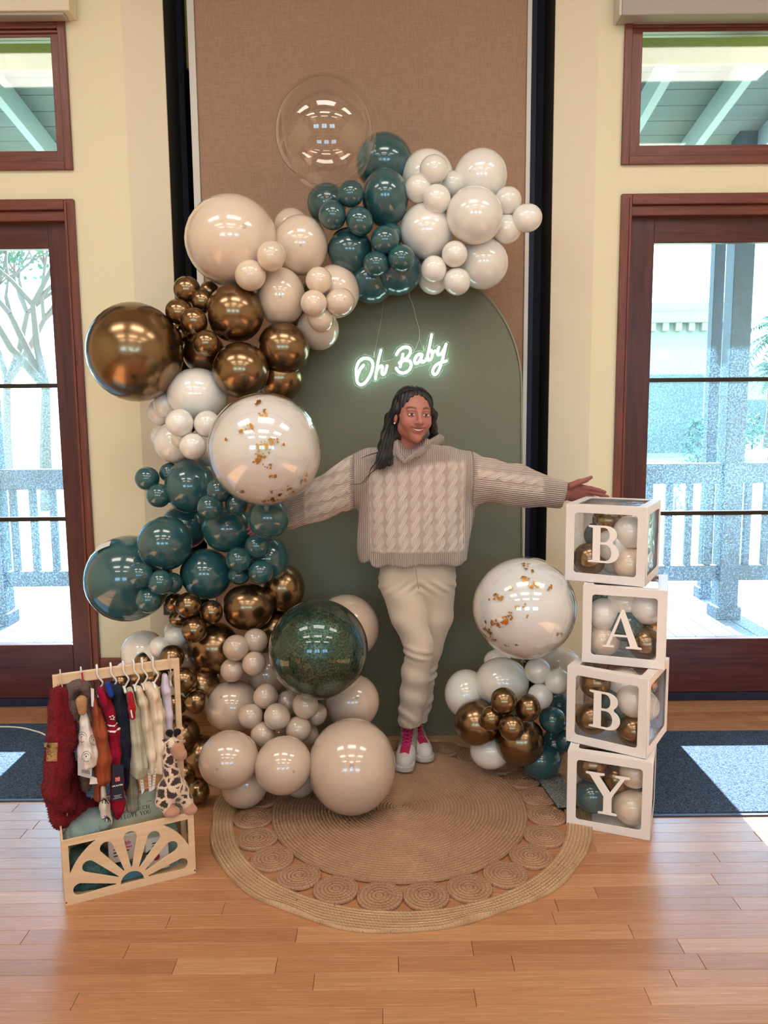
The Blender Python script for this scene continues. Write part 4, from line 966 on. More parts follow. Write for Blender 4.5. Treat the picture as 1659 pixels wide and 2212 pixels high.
def paint(mask, col, k=1.): 
    m = np.clip(mask, 0, 1)[:, None]*k; tone[:] = tone*(1-m)+np.array(hexc(col))*m
paint(np.exp(-((ax-.038)**2+(q[:, 2]+.022)**2)/.0004)*(q[:, 1] > .03), '#a9574e', .25)
zz = q[:, 2]-ax**2*11; front = (q[:, 1] > .055)
lip = front*(ax < .034)*np.clip((.0125*(1-(ax/.0345)**2)-np.abs(zz+.0563))/.002, 0, 1); paint(lip, '#8f3f41', .9)
teeth = front*(ax < .027)*np.clip((.0031*(1-(ax/.028)**2)-np.abs(zz+.0562))/.0012, 0, 1); paint(teeth, '#fbf4ec')
brow = front*np.clip((.0046-np.abs(q[:, 2]-.0265-.006*np.sin(np.clip((ax-.012)/.04, 0, 1)*pi)))/.002, 0, 1)*np.clip((ax-.011)/.004, 0, 1)*np.clip((.054-ax)/.008, 0, 1); paint(brow, '#3a231c', .85)
ez = (q[:, 2]-.0045); ex = ax-.0305
eye = front*np.clip((1-(ex/.0142)**2-(ez/.0044)**2)/.15, 0, 1); paint(eye, '#e6ddd6')
sxo = q[:, 0]*0+.0; ir = front*np.clip((.0066-np.sqrt((ex+np.where(q[:, 0] > 0, .0013, -.0013))**2+(ez-.0008)**2))/.001, 0, 1)*(eye > .2); paint(ir, '#2a1710')
lash = front*np.clip((.0022-np.abs(ez-.0046*np.sqrt(np.clip(1-(ex/.0155)**2, 0, 1))-.0006))/.0011, 0, 1)*(np.abs(ex) < .0158); paint(lash, '#160c0a')
low = front*np.clip((.0012-np.abs(ez+.0047*np.sqrt(np.clip(1-(ex/.015)**2, 0, 1))))/.001, 0, 1)*(np.abs(ex) < .015); paint(low, '#5a2f28', .7)
# hand resting by the top box
SC = depth(T(1250, 1060, -.72))/FPX
def hp(x, y, Y=-.715): return T(x, y, Y)
def f_hand(p):
    d = chain(p, [hp(1188, 1066, -.73), hp(1222, 1066, -.725)], [.027, .026], .01, (1, .75))
    d = smin(d, cap(p, hp(1236, 1057, -.722), hp(1258, 1058, -.715), .024, .020, (1, .55)), .014)
    d = smin(d, cap(p, hp(1236, 1070, -.715), hp(1258, 1073, -.705), .026, .020, (1, .55)), .014)
    d = smin(d, cap(p, hp(1232, 1050, -.735), hp(1252, 1041, -.745), .015, .0125), .012)      # thumb base
    d = smin(d, chain(p, [hp(1250, 1042, -.745), hp(1266, 1037, -.75), hp(1277, 1031, -.752)], [.0125, .0098, .0072], .004), .005)
    for a, b, c, e, r in (((1258, 1052, -.722), (1276, 1055, -.716), (1294, 1059, -.706), (1307, 1063, -.70), .0098), ((1260, 1061, -.712), (1279, 1064, -.706), (1299, 1069, -.70), (1313, 1073, -.695), .0102), ((1260, 1070, -.706), (1278, 1075, -.70), (1296, 1080, -.695), (1309, 1085, -.69), .0098), ((1257, 1079, -.702), (1271, 1086, -.697), (1285, 1092, -.692), (1295, 1097, -.688), .0085)):
        d = smin(d, chain(p, [hp(*a), hp(*b), hp(*c), hp(*e)], [r*1.05, r, r*.88, r*.66], .003), .004)
    return d
gv, gf = snet(f_hand, tuple(np.array(hp(1180, 1115, -.80))), tuple(np.array(hp(1330, 1015, -.64))+np.array([.01, 0, .01])), .0026)
def f_hand2(p):
    w = np.array(cf_l); d = cap(p, tuple(w+[.05, 0, .02]), tuple(w+[-.03, 0, -.012]), .027, .025, (1, .75)); d = smin(d, cap(p, tuple(w+[-.045, 0, -.02]), tuple(w+[-.09, 0, -.03]), .034, .03, (1, .5)), .02)
    for k in range(4):
        b = w+np.array([-.095, .0, -.012-.014*k+.0]); d = smin(d, chain(p, [tuple(b), tuple(b+[-.035, -.004, -.008-.003*k]), tuple(b+[-.062+.006*abs(k-1), -.012, -.02-.004*k])], [.0095, .0088, .0066], .003), .004)
    return smin(d, chain(p, [tuple(w+[-.05, -.01, .0]), tuple(w+[-.085, -.022, .018]), tuple(w+[-.105, -.026, .03])], [.013, .010, .0075], .004), .006)
w = np.array(cf_l); jv, jf = snet(f_hand2, tuple(w-[.19, .07, .11]), tuple(w+[.08, .06, .08]), .0034)
# hidden torso and limbs carry the head and the hands
hipc = T(902, 1235, -.69)
def f_body(p):
    d = cap(p, T(884, 985, -.70), hipc, .10, .115, (1, .7))
    for s, e, c in ((sh_r, el_r, cf_r), (sh_l, el_l, cf_l)): d = smin(d, chain(p, [s, e, c], [.05, .038, .026], .02), .03)
    for a, b, c in (((862, 1262, -.71), (905, 1400, -.77), (884, 1550, -.695)), ((943, 1262, -.69), (926, 1402, -.645), (900, 1552, -.60))): d = smin(d, chain(p, [T(*a), T(*b), T(*c)], [.06, .04, .03], .01), .015)
    return d
bv, bf = snet(f_body, (cf_l[0]-.02, -.86, .05), (cf_r[0]+.02, -.52, 1.5), .011)
V = np.concatenate([hv, gv, jv, bv]); F = np.concatenate([hf, gf+len(hv), jf+len(hv)+len(gv), bf+len(hv)+len(gv)+len(jv)])
bt_ = np.tile(np.array(hexc('#9c5c54')), (len(gv)+len(jv)+len(bv), 1)); tone = np.concatenate([tone, bt_])
me = npmesh('body', V, F, M_SKIN); vcol(me, 'tone', tone); body = bpy.data.objects.new('body', me); link(body); unparent_shift(body)
def hw(x, f, z): return HC+HR @ Vector((x, -f, z))      # head space -> world
# fingernails
M_NAIL = simple('nail', '#c98f86', .3); nl = MB()
for a, b in (((1277, 1031, -.758), (1270, 1035, -.760)),): pass
# earrings
M_PEARL = simple('pearl', '#efe9e2', .2)
er = MB()
for s in (-1, 1): er.lathe([(max(.0042*sin(pi*i/8), .0002), .0042*cos(pi*i/8)) for i in range(9)], 10, Matrix.Translation(hw(s*.076, -.0, -.036)))
unparent_shift(er.build('earrings', M_PEARL, None, True)); 
# undershirt
def f_under(p): return smax(cap(p, T(884, 985, -.70), T(883, 962, -.715), .075, .056), (p[2]-P(883, 975, -.76).z-(.7*(-p[1]-.76)*0)), .006)
us, _ = sdf('undershirt', f_under, tuple(np.array(T(835, 1010, -.80))), tuple(np.array(T(935, 955, -.60))), .004, simple('beige_undershirt', '#b99c86', .8)); unparent_shift(us)
# ---- hair
hn = NT('dark_hair'); st = hn.noise(hn.coord('Object', (150, 150, 9)), 1.3, 4, .6); 
hn.set(base=hn.ramp(st, [(.35, hexc('#0d0d15')), (.6, hexc('#1f1a20')), (.8, hexc('#3a2c2a'))]), rough=.34, spec=.55, normal=hn.bump(st, .5, .006)); M_HAIR = hn.m
def f_hair(p):
    q = loc(p); axq = np.abs(q[0])
    d = ell(q, (0, -.022, .040), (.0805, .0965, .083))
    d = smin(d, ell(q, (0, -.04, -.03), (.078, .062, .09)), .03)
    # centre parting, hair swept to both sides of the forehead
    d = d-.004*np.cos(axq*60)*np.exp(-axq/.03)*-1
    hairline = (.060-.55*np.maximum(axq-.004, 0)*0) 
    face = smax(q[1]-0-.0, 0*q[0]-1, .01)
    cut = ell([q[0], q[1], q[2]], (0, .086, .0), (.060, .078, .089))
    d = smax(d, -cut, .006)
    d = smax(d, -rbox(q, (0, .07, -.12), (.055, .09, .06), .03), .01)
    # left fall over the shoulder (picture left) and right fall behind
    l = chain(p, [tuple(hw(-.070, .005, .02)), T(847, 905, -.745), T(842, 938, -.745), T(836, 965, -.765), T(828, 992, -.805), T(822, 1010, -.825)], [.020, .026, .030, .033, .024, .008], .02, (1, .85))
    l = smin(l, chain(p, [T(850, 935, -.72), T(850, 975, -.765), T(842, 1003, -.815)], [.024, .022, .008], .02), .015)
    r = chain(p, [tuple(hw(.068, .01, .03)), T(936, 895, -.745), T(936, 925, -.72), T(938, 945, -.68), T(946, 962, -.62)], [.014, .013, .014, .018, .02], .02)
    d = smin(d, l, .018); d = smin(d, r, .012)
    st = .0016*np.sin(np.arctan2(q[0], q[1]+.02)*30)+.0010*np.sin(q[0]*330)
    return d+st
hr, _ = sdf('hair', f_hair, tuple(HC-Vector((.17, .16, .26))), tuple(HC+Vector((.14, .22, .145))), .0032, M_HAIR, None, 1); unparent_shift(hr)
R = random.Random(3); hs = MB()
for k in range(70):
    ox = R.uniform(-12, 14); j = R.uniform(-.01, .01); e = R.random()
    pts = [hw(-.074+j, -.01+R.uniform(-.02, .02), .02), Vector(T(845+ox*.5, 915, -.775+j)), Vector(T(838+ox, 950, -.785+j)), Vector(T(829+ox*1.1, 985, -.822+j)), Vector(T(820+ox*1.2-6*e, 1005+14*e, -.832+j))]
    hs.tube(catmull(pts, 4), [.0016]*12+[.0012, .001, .0008, .0006, .0004], 4)
for pts in ([(832, 985, -.82), (812, 1000, -.832), (800, 1015, -.835), (797, 1030, -.832), (784, 1046, -.825)], [(830, 990, -.82), (818, 1008, -.834), (806, 1018, -.836), (795, 1028, -.832), (780, 1044, -.824), (758, 1046, -.81)], [(826, 975, -.80), (800, 982, -.80), (780, 990, -.79)], [(850, 985, -.82), (848, 998, -.832), (843, 1006, -.834)]):
    c = catmull([Vector(T(*q)) for q in pts], 6); hs.tube(c, [.0032*(1-.75*i/len(c)) for i in range(len(c))], 5)
for k in range(40):
    a = R.uniform(.15, 1.0)*R.choice((-1, 1)); c = [hw(0.004*R.choice((-1, 1)), .045, .109), hw(a*.05, .05-.02*abs(a), .106-.012*abs(a)), hw(a*.083, .03-.03*abs(a), .06), hw(a*.085, -.0, .0), hw(a*.088, -.01, -.045)]
    if abs(a) > .82: hs.tube(catmull(c, 4), [.0013]*17, 4)
unparent_shift(hs.build('hair_strands', M_HAIR, None, True))
# ---- trousers
cr = NT('cream_corduroy'); cc = cr.coord(); w1 = cr.wave(cc, 95, 1.0, 'X'); fz = cr.noise(cc, 9, 3)
cr.set(base=cr.mix(fz, hexc('#c6b5a1'), hexc('#d5c6b3')), rough=.85, sheen=.3, normal=cr.bump(cr.math('ADD', w1, cr.math('MULTIPLY', cr.noise(cc, 14, 4), 2.)), .22, .006)); M_TRS = cr.m
def f_legs(p):
    x, y, z = p
    d = cap(p, T(868, 1228, -.695), T(936, 1228, -.69), .092, .092, (1, .92))
    d = smin(d, cap(p, T(902, 1190, -.70), T(902, 1240, -.695), .130, .14, (1, .62)), .03)
    a = chain(p, [T(862, 1258, -.705), T(884, 1335, -.745), T(906, 1398, -.775), T(897, 1455, -.75), T(893, 1500, -.725), T(884, 1556, -.695)], [.088, .074, .059, .057, .056, .052], .02)
    b = chain(p, [T(943, 1258, -.69), T(943, 1330, -.67), T(927, 1400, -.645), T(914, 1455, -.625), T(910, 1510, -.61), T(900, 1558, -.60)], [.084, .070, .056, .054, .050, .046], .02)
    a = smax(a, P(884, 1566, -.69).z-z, .004); b = smax(b, P(900, 1566, -.60).z-z, .004)
    # wrinkles: bunching at the knees and above the shoes, whiskers at the hip
    zk, za, zh = P(884, 1408, -.76).z, P(884, 1540, -.7).z, P(884, 1262, -.70).z
    wr = .0042*np.sin((z-zk)*170+x*45)*np.exp(-((z-zk)/.035)**2)+.0035*np.sin((z-za)*120+x*95+y*40)*np.exp(-((z-za)/.05)**2)+.0022*np.sin(z*60+x*30)
    wr2 = .006*np.sin((z-P(930, 1455, -.62).z)*160-x*60)*np.exp(-((z-P(930, 1455, -.62).z)/.05)**2)+.004*np.sin((z-za)*130-x*90)*np.exp(-((z-za)/.06)**2)
    d = smin(smin(d, a+wr, .022), smin(d, b+wr2, .022), .003)
    cxr = P(903, 1275, -.7).x
    wh = .0035*np.sin((z-zh)*150+np.abs(x-cxr)*110)*np.exp(-((z-zh)/.035)**2)
    return d+wh
lo = (T(800, 1200, -.7)[0], -.88, P(884, 1575, -.69).z); hi = (T(1010, 1200, -.7)[0], -.50, P(900, 1185, -.70).z)
tr, v = sdf('trousers', f_legs, lo, hi, .0055, M_TRS); unparent_shift(tr)
M_STI = simple('seam_thread', '#a8977c', .8)
fl = MB().tube(catmull([Vector(T(898, 1216, -.835)), Vector(T(899, 1238, -.835)), Vector(T(902, 1256, -.832)), Vector(T(904, 1272, -.826))], 5), .0018, 5)
unparent_shift(fl.build('fly_seam', M_STI, None, True))
# ---- shoes
M_SHW = simple('white_shoe_leather', '#cfc8c4', .45, var=.05); M_SHP = simple('pink_shoe_mesh', '#b01e50', .6, var=.15, vscale=40); M_SHL = simple('pink_lace', '#cf3d78', .6); M_SHG = simple('grey_green_panel', '#8b8c7a', .5); M_SOLE = simple('white_sole', '#bdb6b0', .5); M_SHV = simple('plum_heel', '#6b2350', .5)
def shoe(toe, heel, label):
    toe = Vector(toe); heel = Vector(heel); f = (toe-heel); L = f.length; f.normalize(); r = f.cross(Vector((0, 0, 1))); zz = Vector((0, 0, 1))
    M = Matrix((r, f, zz)).transposed().to_4x4(); M.translation = heel
    Mi = np.array(M.inverted())
    sh = empty('shoe', heel, label=None); unparent_shift(sh); 
    def lc(p): return [sum(Mi[i][j]*p[j] for j in range(3))+Mi[i][3] for i in range(3)]
    def up(p):
        q = lc(p); d = chain(q, [(0, .035, .05), (0, .11, .055), (0, .18, .036), (0, L-.045, .032)], [.036, .040, .040, .036], .02)
        d = smin(d, cap(q, (0, .055, .06), (0, .06, .175), .040, .039), .03)
        d = smax(d, .012-q[2], .004); d = smax(d, q[2]-.172-.15*(.06-q[1]), .006)
        return smax(d, -cap(q, (0, .058, .135), (0, .062, .24), .031, .036), .004)
    def sole(p):
        q = lc(p); d = np.maximum(chain([q[0], q[1], q[2]*0], [(0, .038, 0), (0, .11, 0), (-.0, L-.045, 0)], [.038, .040, .045], .02), np.abs(q[2]-.015)-.013); return d
    B = [M @ Vector(c) for c in ((-.06, -.01, 0), (.06, -.01, 0), (-.06, L+.02, .0), (.06, L+.02, .17))]
    lo = [min(b[i] for b in B)-.01 for i in range(3)]; hi = [max(b[i] for b in B)+.01 for i in range(3)]; lo[2] = -.004; hi[2] = .212
    def fin(o): o.parent = sh; o.matrix_parent_inverse = Matrix.Translation(-heel); return o
    u, v = sdf('upper', up, lo, hi, .0036, M_SHW); fin(u)
    # panels of the upper by region of the shoe
    u.data.materials.append(M_SHP); u.data.materials.append(M_SHG); u.data.materials.append(M_SHV)
    q = np.stack(lc([v[:, 0], v[:, 1], v[:, 2]]), 1)
    mi = []
    for pl in u.data.polygons:
        c = q[list(pl.vertices)].mean(0); m = 0
        if c[1] < .035 or (c[2] > .07 and c[1] < .05): m = 3
        elif abs(c[0]) < .021 and .075 < c[1] < L-.052 and c[2] > .04: m = 1
        elif c[2] > .155 and c[1] > .05: m = 1
        elif .045 < c[1] < .15 and c[2] > .028 and abs(c[0]) >= .021: m = 2
        mi.append(m)
    u.data.polygons.foreach_set('material_index', mi)
    s2, _ = sdf('sole', sole, lo, hi, .0036, M_SOLE); fin(s2)
    lc_ = MB()
    path = [(.1005, .165), (.102, .132), (.112, .106), (.135, .0935), (.16, .0815), (.185, .0745)]
    def lp(t): t = min(max(t, 0), .9999)*5; i = int(t); f = t-i; return path[i][0]*(1-f)+path[i+1][0]*f+.002, path[i][1]*(1-f)+path[i+1][1]*f+.0025
    for k in range(7):
        a, b, c = lp(k/7), lp((k+.5)/7), lp((k+1)/7)
        for s in (-1, 1): lc_.tube(catmull([M @ Vector((s*.021, a[0]-.004, a[1]-.004)), M @ Vector((0, b[0]+.001, b[1]+.001)), M @ Vector((-s*.021, c[0]-.004, c[1]-.004))], 4), .0021, 5)
    for s in (-1, 1): lc_.tube(catmull([M @ Vector((0, .106, .142)), M @ Vector((s*.018, .112, .148)), M @ Vector((s*.03, .114, .125)), M @ Vector((s*.02, .118, .108)), M @ Vector((0, .108, .138))], 5), .0019, 5)
    fin(lc_.build('laces', M_SHL, None, True)); return sh
a = PZ(870, 1681); shoe((a.x, a.y, .021), (a.x+.045, a.y+.265, .021), 'front')
b = PZ(918, 1660); shoe((b.x+.012, b.y+.004, .021), (b.x-.055, b.y+.255, .021), 'rear')
def f_sock(p): c = PZ(870, 1681); return chain(p, [(c.x+.036, c.y+.203, .06), (c.x+.034, c.y+.195, .16), (c.x+.033, c.y+.165, .25)], [.027, .027, .028], .01)
so, _ = sdf('sock', f_sock, (T(840, 1560, -.7)[0], -.78, .02), (T(930, 1560, -.7)[0], -.56, .30), .005, simple('pink_sock', '#c9a3a0', .85)); unparent_shift(so)
# ------------------------------------------------------------------ serif lettering (outlines with counters)
def arc(cx, cy, rx, ry, a0, a1, n=10): return [(cx+rx*cos(radians(a0+(a1-a0)*k/n)), cy+ry*sin(radians(a0+(a1-a0)*k/n))) for k in range(n+1)]
GLY = {
 'B': ([(-.42, 0)]+arc(.10, .275, .33, .275, -90, 62)+arc(.06, .765, .30, .235, -50, 90)+[(-.42, 1), (-.42, .955), (-.30, .93), (-.30, .07), (-.42, .045)],
       [[(-.09, .55)]+arc(.02, .75, .14, .195, -90, 90)+[(-.09, .945)], [(-.09, .055)]+arc(.05, .275, .17, .22, -90, 90)+[(-.09, .495)]]),
 'A': ([(-.03, 1.0), (.035, 1.0), (.39, .06), (.48, .045), (.48, 0), (.10, 0), (.10, .045), (.20, .06), (.125, .29), (-.215, .29), (-.30, .06), (-.19, .045), (-.19, 0), (-.48, 0), (-.48, .045), (-.385, .06)], [[(-.195, .345), (.105, .345), (-.045, .79)]]),
 'Y': ([(-.5, 1), (-.5, .955), (-.41, .935), (-.085, .44), (-.085, .06), (-.20, .045), (-.20, 0), (.23, 0), (.23, .045), (.105, .06), (.105, .44), (.385, .93), (.5, .955), (.5, 1), (.17, 1), (.17, .955), (.285, .93), (.065, .56), (-.185, .93), (-.07, .955), (-.07, 1)], [])}
def ring(cx, cy, rx, ry, a0, a1, wx, wy, n=14):   # crescent stroke, thick at the sides
    return arc(cx, cy, rx, ry, a0, a1, n)+arc(cx, cy, rx-wx, ry-wy, a1, a0, n)
def bar(x0, y0, x1, y1, w):
    dx, dy = x1-x0, y1-y0; L = sqrt(dx*dx+dy*dy); nx, ny = -dy/L*w/2, dx/L*w/2; return [(x0-nx, y0-ny), (x1-nx, y1-ny), (x1+nx, y1+ny), (x0+nx, y0+ny)]
def srf(x, y, w=.32): return [(x-w/2, y-.03), (x+w/2, y-.03), (x+w/2, y+.03), (x-w/2, y+.03)]
STK = {
 'G': (.86, [ring(.45, .5, .42, .5, 40, 320, .15, .06), bar(.74, .08, .74, .42, .14), srf(.74, .42, .34)]),
 'U': (.9, [bar(.2, 1, .2, .35, .15), bar(.74, 1, .74, .35, .07), ring(.465, .36, .34, .36, 180, 360, .12, .07), srf(.2, .97), srf(.74, .97, .28)]),
 'E': (.78, [bar(.2, 0, .2, 1, .16), bar(.1, .03, .68, .03, .06), bar(.1, .97, .66, .97, .06), bar(.2, .5, .52, .5, .06), bar(.68, 0, .68, .24, .05), bar(.66, .76, .66, 1, .05), bar(.52, .4, .52, .6, .05)]),
 'S': (.68, [ring(.34, .745, .25, .255, 20, 270, .11, .07), ring(.34, .26, .27, .26, -160, 90, .12, .07)]),
 'H': (.98, [bar(.2, 0, .2, 1, .15), bar(.78, 0, .78, 1, .15), bar(.2, .5, .78, .5, .06), srf(.2, .03), srf(.2, .97), srf(.78, .03), srf(.78, .97)]),
 'O': (.94, [ring(.47, .5, .43, .5, 0, 360, .15, .06, 24)]),
 'W': (1.25, [bar(.12, .97, .38, 0, .15), bar(.38, .03, .62, .97, .06), bar(.6, .97, .86, 0, .15), bar(.86, .03, 1.1, .97, .06), srf(.12, .97), srf(.62, .97, .3), srf(1.1, .97, .26)]),
 'M': (1.15, [bar(.18, 0, .18, 1, .07), bar(.2, .98, .57, .05, .14), bar(.57, .05, .93, .98, .06), bar(.95, 0, .95, 1, .15), srf(.18, .03, .28), srf(.16, .97, .26), srf(.95, .03), srf(.97, .97, .26)]),
 'C': (.84, [ring(.46, .5, .42, .5, 42, 318, .15, .06), bar(.76, .66, .76, .95, .05)]),
 'I': (.42, [bar(.2, 0, .2, 1, .16), srf(.2, .03), srf(.2, .97)]),
 'L': (.74, [bar(.2, 0, .2, 1, .16), bar(.1, .03, .66, .03, .06), bar(.66, 0, .66, .28, .05), srf(.2, .97)]),
 'V': (.92, [bar(.14, .97, .46, 0, .15), bar(.46, .03, .78, .97, .06), srf(.14, .97), srf(.78, .97, .26)]),
 'Y': (.88, [bar(.12, .97, .44, .45, .15), bar(.44, .45, .76, .97, .06), bar(.44, 0, .44, .48, .15), srf(.12, .97), srf(.76, .97, .26), srf(.44, .03)]), ' ': (.4, [])}
def serif_line(mb, text, h, M, depth_=.0006):
    x = -sum(STK[c][0] for c in text)*h/2
    for c in text:
        for pl in STK[c][1]:
            n = len(pl)
            if n > 12:       # crescent: split into quads
                m = n//2
                for i in range(m-1):
                    q = [pl[i], pl[i+1], pl[n-2-i], pl[n-1-i]]; mb.prism([(x+a*h, b*h) for a, b in q], 0, depth_, M)
            else: mb.prism([(x+a*h, b*h) for a, b in pl], 0, depth_, M)
        x += STK[c][0]*h

# ------------------------------------------------------------------ letter boxes
M_CARD = simple('white_card', '#e6dfdd', .5, bump=.03, bscale=400); M_LET = simple('white_letter_card', '#efe9e6', .45)
M_FILM = m_film('clear_box_film', (.97, .97, .97), 1.45, 1., .03, .35, .0, .02)
BX = .30; UP90 = Matrix.Rotation(pi/2, 4, 'X')
boxes = [(.820, -1.274, -21.94, 'Y', 'bottom', 'white letter box reading Y standing on the floor, bottom of the stack'), (.817, -1.221, -33.56, 'B', 'third', 'white letter box reading B between the A box and the Y box'),
         (.895, -1.155, -19.88, 'A', 'second', 'white letter box reading A, second from the top of the stack'), (.838, -1.079, -28.64, 'B', 'top', 'white letter box reading B on top of the stack beside the hand')]
inside = {
 'bottom': [('g', .25, .76, .062, .075, 'upper left'), ('t', .46, .80, .06, .20, 'top middle at the back'), ('b', .79, .72, .055, .075, 'upper right'), ('g', .56, .52, .06, .12, 'in the centre behind the letter'), ('t', .26, .31, .066, .08, 'lower left'), ('t', .80, .47, .05, .2, 'right at the back'), ('b', .79, .24, .066, .08, 'lower right'), ('w', .50, .2, .055, .15, 'bottom middle'), ('w', .8, .5, .055, .24, 'far right at the back')],
 'third': [('g', .28, .80, .058, .07, 'upper left'), ('w', .60, .76, .064, .13, 'upper middle'), ('t', .52, .48, .068, .10, 'in the centre behind the letter'), ('t', .36, .55, .06, .19, 'left of the centre at the back'), ('w', .82, .60, .060, .075, 'upper right'), ('g', .25, .26, .060, .075, 'lower left'), ('g', .80, .23, .058, .07, 'lower right'), ('w', .52, .19, .056, .15, 'bottom middle'), ('g', .79, .80, .055, .215, 'high at the back right'), ('w', .79, .38, .06, .22, 'low at the back right')],
 'second': [('t', .20, .80, .056, .17, 'upper left at the back'), ('w', .23, .58, .06, .075, 'left middle'), ('w', .47, .79, .058, .1, 'top middle'), ('w', .78, .70, .062, .085, 'upper right'), ('t', .51, .46, .062, .08, 'in the centre behind the letter'), ('g', .80, .44, .05, .17, 'right middle'), ('b', .25, .23, .062, .08, 'lower left'), ('w', .50, .20, .055, .17, 'bottom middle'), ('g', .77, .22, .062, .075, 'lower right')],
 'top': [('g', .44, .82, .052, .10, 'top middle'), ('w', .79, .64, .062, .08, 'upper right'), ('t', .30, .54, .052, .14, 'left of the letter'), ('w', .54, .46, .062, .08, 'in the centre behind the letter'), ('g', .24, .25, .062, .08, 'lower left'), ('t', .80, .42, .056, .19, 'right at the back'), ('b', .77, .22, .060, .075, 'lower right'), ('w', .52, .20, .055, .15, 'bottom middle'), ('g', .80, .78, .055, .20, 'high at the back right'), ('w', .78, .21, .06, .22, 'low at the back right')]}
for k, (X, Y, yaw, ch, nm, lab) in enumerate(boxes):
    a = radians(yaw); z0 = k*BX+.001*(k+1); b = empty('letter_box', (X, Y, z0), a, lab, 'letter box', 'stack of letter boxes')
    h = BX/2; w = .033; e = BX-.002
    win = rrect(-h+w, w, h-w, BX-w, .012)
    sq = [(-h, 0), (h, 0), (h, e), (-h, e)]
    for pn, loc_, rz in (('front_panel', (0, 0, 0), 0), ('back_panel', (0, BX, 0), pi), ('side_panel', (h, h, 0), pi/2), ('side_panel', (-h, h, 0), -pi/2)):
        o = plate(pn, sq, [win], .003, M_CARD, b, .0007); o.rotation_euler = (pi/2, 0, rz); o.location = loc_
    for pn, z in (('top_panel', e-.0015), ('bottom_panel', .0015)):
        o = plate(pn, rrect(-h+.001, .001, h-.001, BX-.001, .002, 2), [rrect(-h+w, w, h-w, BX-w, .012)] if pn == 'top_panel' else [], .003, M_CARD, b); o.location = (0, 0, z)
    # wavy clear film behind each opening
    g = np.random.RandomState(k)
    for j, (loc_, rot) in enumerate((((0, .004, h), (pi/2, 0, 0)), ((h-.004, h, h), (pi/2, 0, pi/2)), ((-h+.004, h, h), (pi/2, 0, -pi/2)), ((0, BX-.004, h), (pi/2, 0, pi)), ((0, h, e-.006), (0, 0, 0)))):
        N = 14; f1, f2, p1, p2 = g.uniform(40, 70), g.uniform(20, 45), g.rand()*6, g.rand()*6; S2 = h-w+.012; vv = []
        for iy in range(N+1):
            for ix in range(N+1):
                x, y = -S2+2*S2*ix/N, -S2+2*S2*iy/N; vv.append((x, y, -.0022*(1+sin(x*f1+y*f2*.4+p1)*cos(y*f2+p2))))
        ff = [(iy*(N+1)+ix, iy*(N+1)+ix+1, (iy+1)*(N+1)+ix+1, (iy+1)*(N+1)+ix) for iy in range(N) for ix in range(N)]
        o = obj('film_window', vv, ff, M_FILM, b, True, loc_); o.rotation_euler = rot
    LH = {'B': .143, 'A': .148, 'Y': .157}[ch]; out, hol = GLY[ch]
    sc = lambda pl: [(q[0]*LH*(1.0 if ch != 'B' else .96), q[1]*LH) for q in pl]
    o = plate('letter', sc(out), [sc(q) for q in hol], .005, M_LET, b, .0008); o.rotation_euler = (pi/2, 0, 0); o.location = (-.005, -.001, h-LH/2-(.008 if ch == 'A' else 0))
    Mb = Matrix.Translation((X, Y, z0)) @ Matrix.Rotation(a, 4, 'Z')
    for kd, u, v, r, dp, where in inside[nm]:
        r = min(r*1.1, .07)
        lx = min(max((u-.5)*BX, -h+r+.006), h-r-.006); lz = min(max(v*BX, r+.005), BX-r-.012); ly = min(max(dp, r+.008), BX-r-.008)
        o = bpy.data.objects.new('balloon', BME[kd]); link(o); o.location = Mb @ Vector((lx, ly, lz)); o.rotation_euler = (pi/2+BR.uniform(-.7, .7), BR.uniform(-.5, .5), a+BR.uniform(-.7, .7)); o.scale = (r*.96, r*.96, r*.9)
        tag(o, '%s balloon inside the %s letter box, %s' % (KN[kd], {'bottom': 'bottom Y', 'third': 'lower B', 'second': 'A', 'top': 'top B'}[nm], where), 'balloon', 'balloons inside the letter boxes')

# ------------------------------------------------------------------ jute rug
def m_jute(name, lo, hi, cell=.0135):
    n = NT(name); s = n.n('SeparateXYZ'); n.l(n.coord(), s.inputs[0]); x, y = s.outputs[0], s.outputs[1]
    r = n.math('SQRT', n.math('ADD', n.math('POWER', x, 2.), n.math('POWER', y, 2.))); th = n.math('ARCTAN2', y, x)
    k = n.math('FLOOR', n.math('DIVIDE', r, cell)); fr = n.math('SUBTRACT', n.math('DIVIDE', r, cell), k)
    nn = n.math('ROUND', n.math('MULTIPLY', k, cell/.011)); ph = n.math('ADD', n.math('MULTIPLY', th, n.math('MULTIPLY', nn, 6.0)), n.math('MULTIPLY', n.math('ABSOLUTE', n.math('SUBTRACT', fr, .5)), 7.0))
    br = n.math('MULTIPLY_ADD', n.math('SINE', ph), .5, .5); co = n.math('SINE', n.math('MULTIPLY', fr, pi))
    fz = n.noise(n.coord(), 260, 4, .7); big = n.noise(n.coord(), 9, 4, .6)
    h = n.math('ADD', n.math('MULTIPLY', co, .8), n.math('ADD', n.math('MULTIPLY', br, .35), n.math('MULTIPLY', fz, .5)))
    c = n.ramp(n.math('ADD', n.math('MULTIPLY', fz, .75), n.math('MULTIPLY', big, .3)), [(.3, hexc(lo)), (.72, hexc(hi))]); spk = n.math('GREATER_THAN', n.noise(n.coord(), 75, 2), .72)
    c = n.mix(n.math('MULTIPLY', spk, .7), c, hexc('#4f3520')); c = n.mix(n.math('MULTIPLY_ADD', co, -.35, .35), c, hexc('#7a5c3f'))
    n.set(base=c, rough=.95, spec=.15, normal=n.bump(h, .8, .008)); return n.m
M_JUTE = m_jute('jute_braid', '#9a7058', '#cda587'); M_JUTE2 = m_jute('jute_braid_border', '#b18a66', '#e2c09c', .0125)
RC = Vector((.05, -1.085, 0))
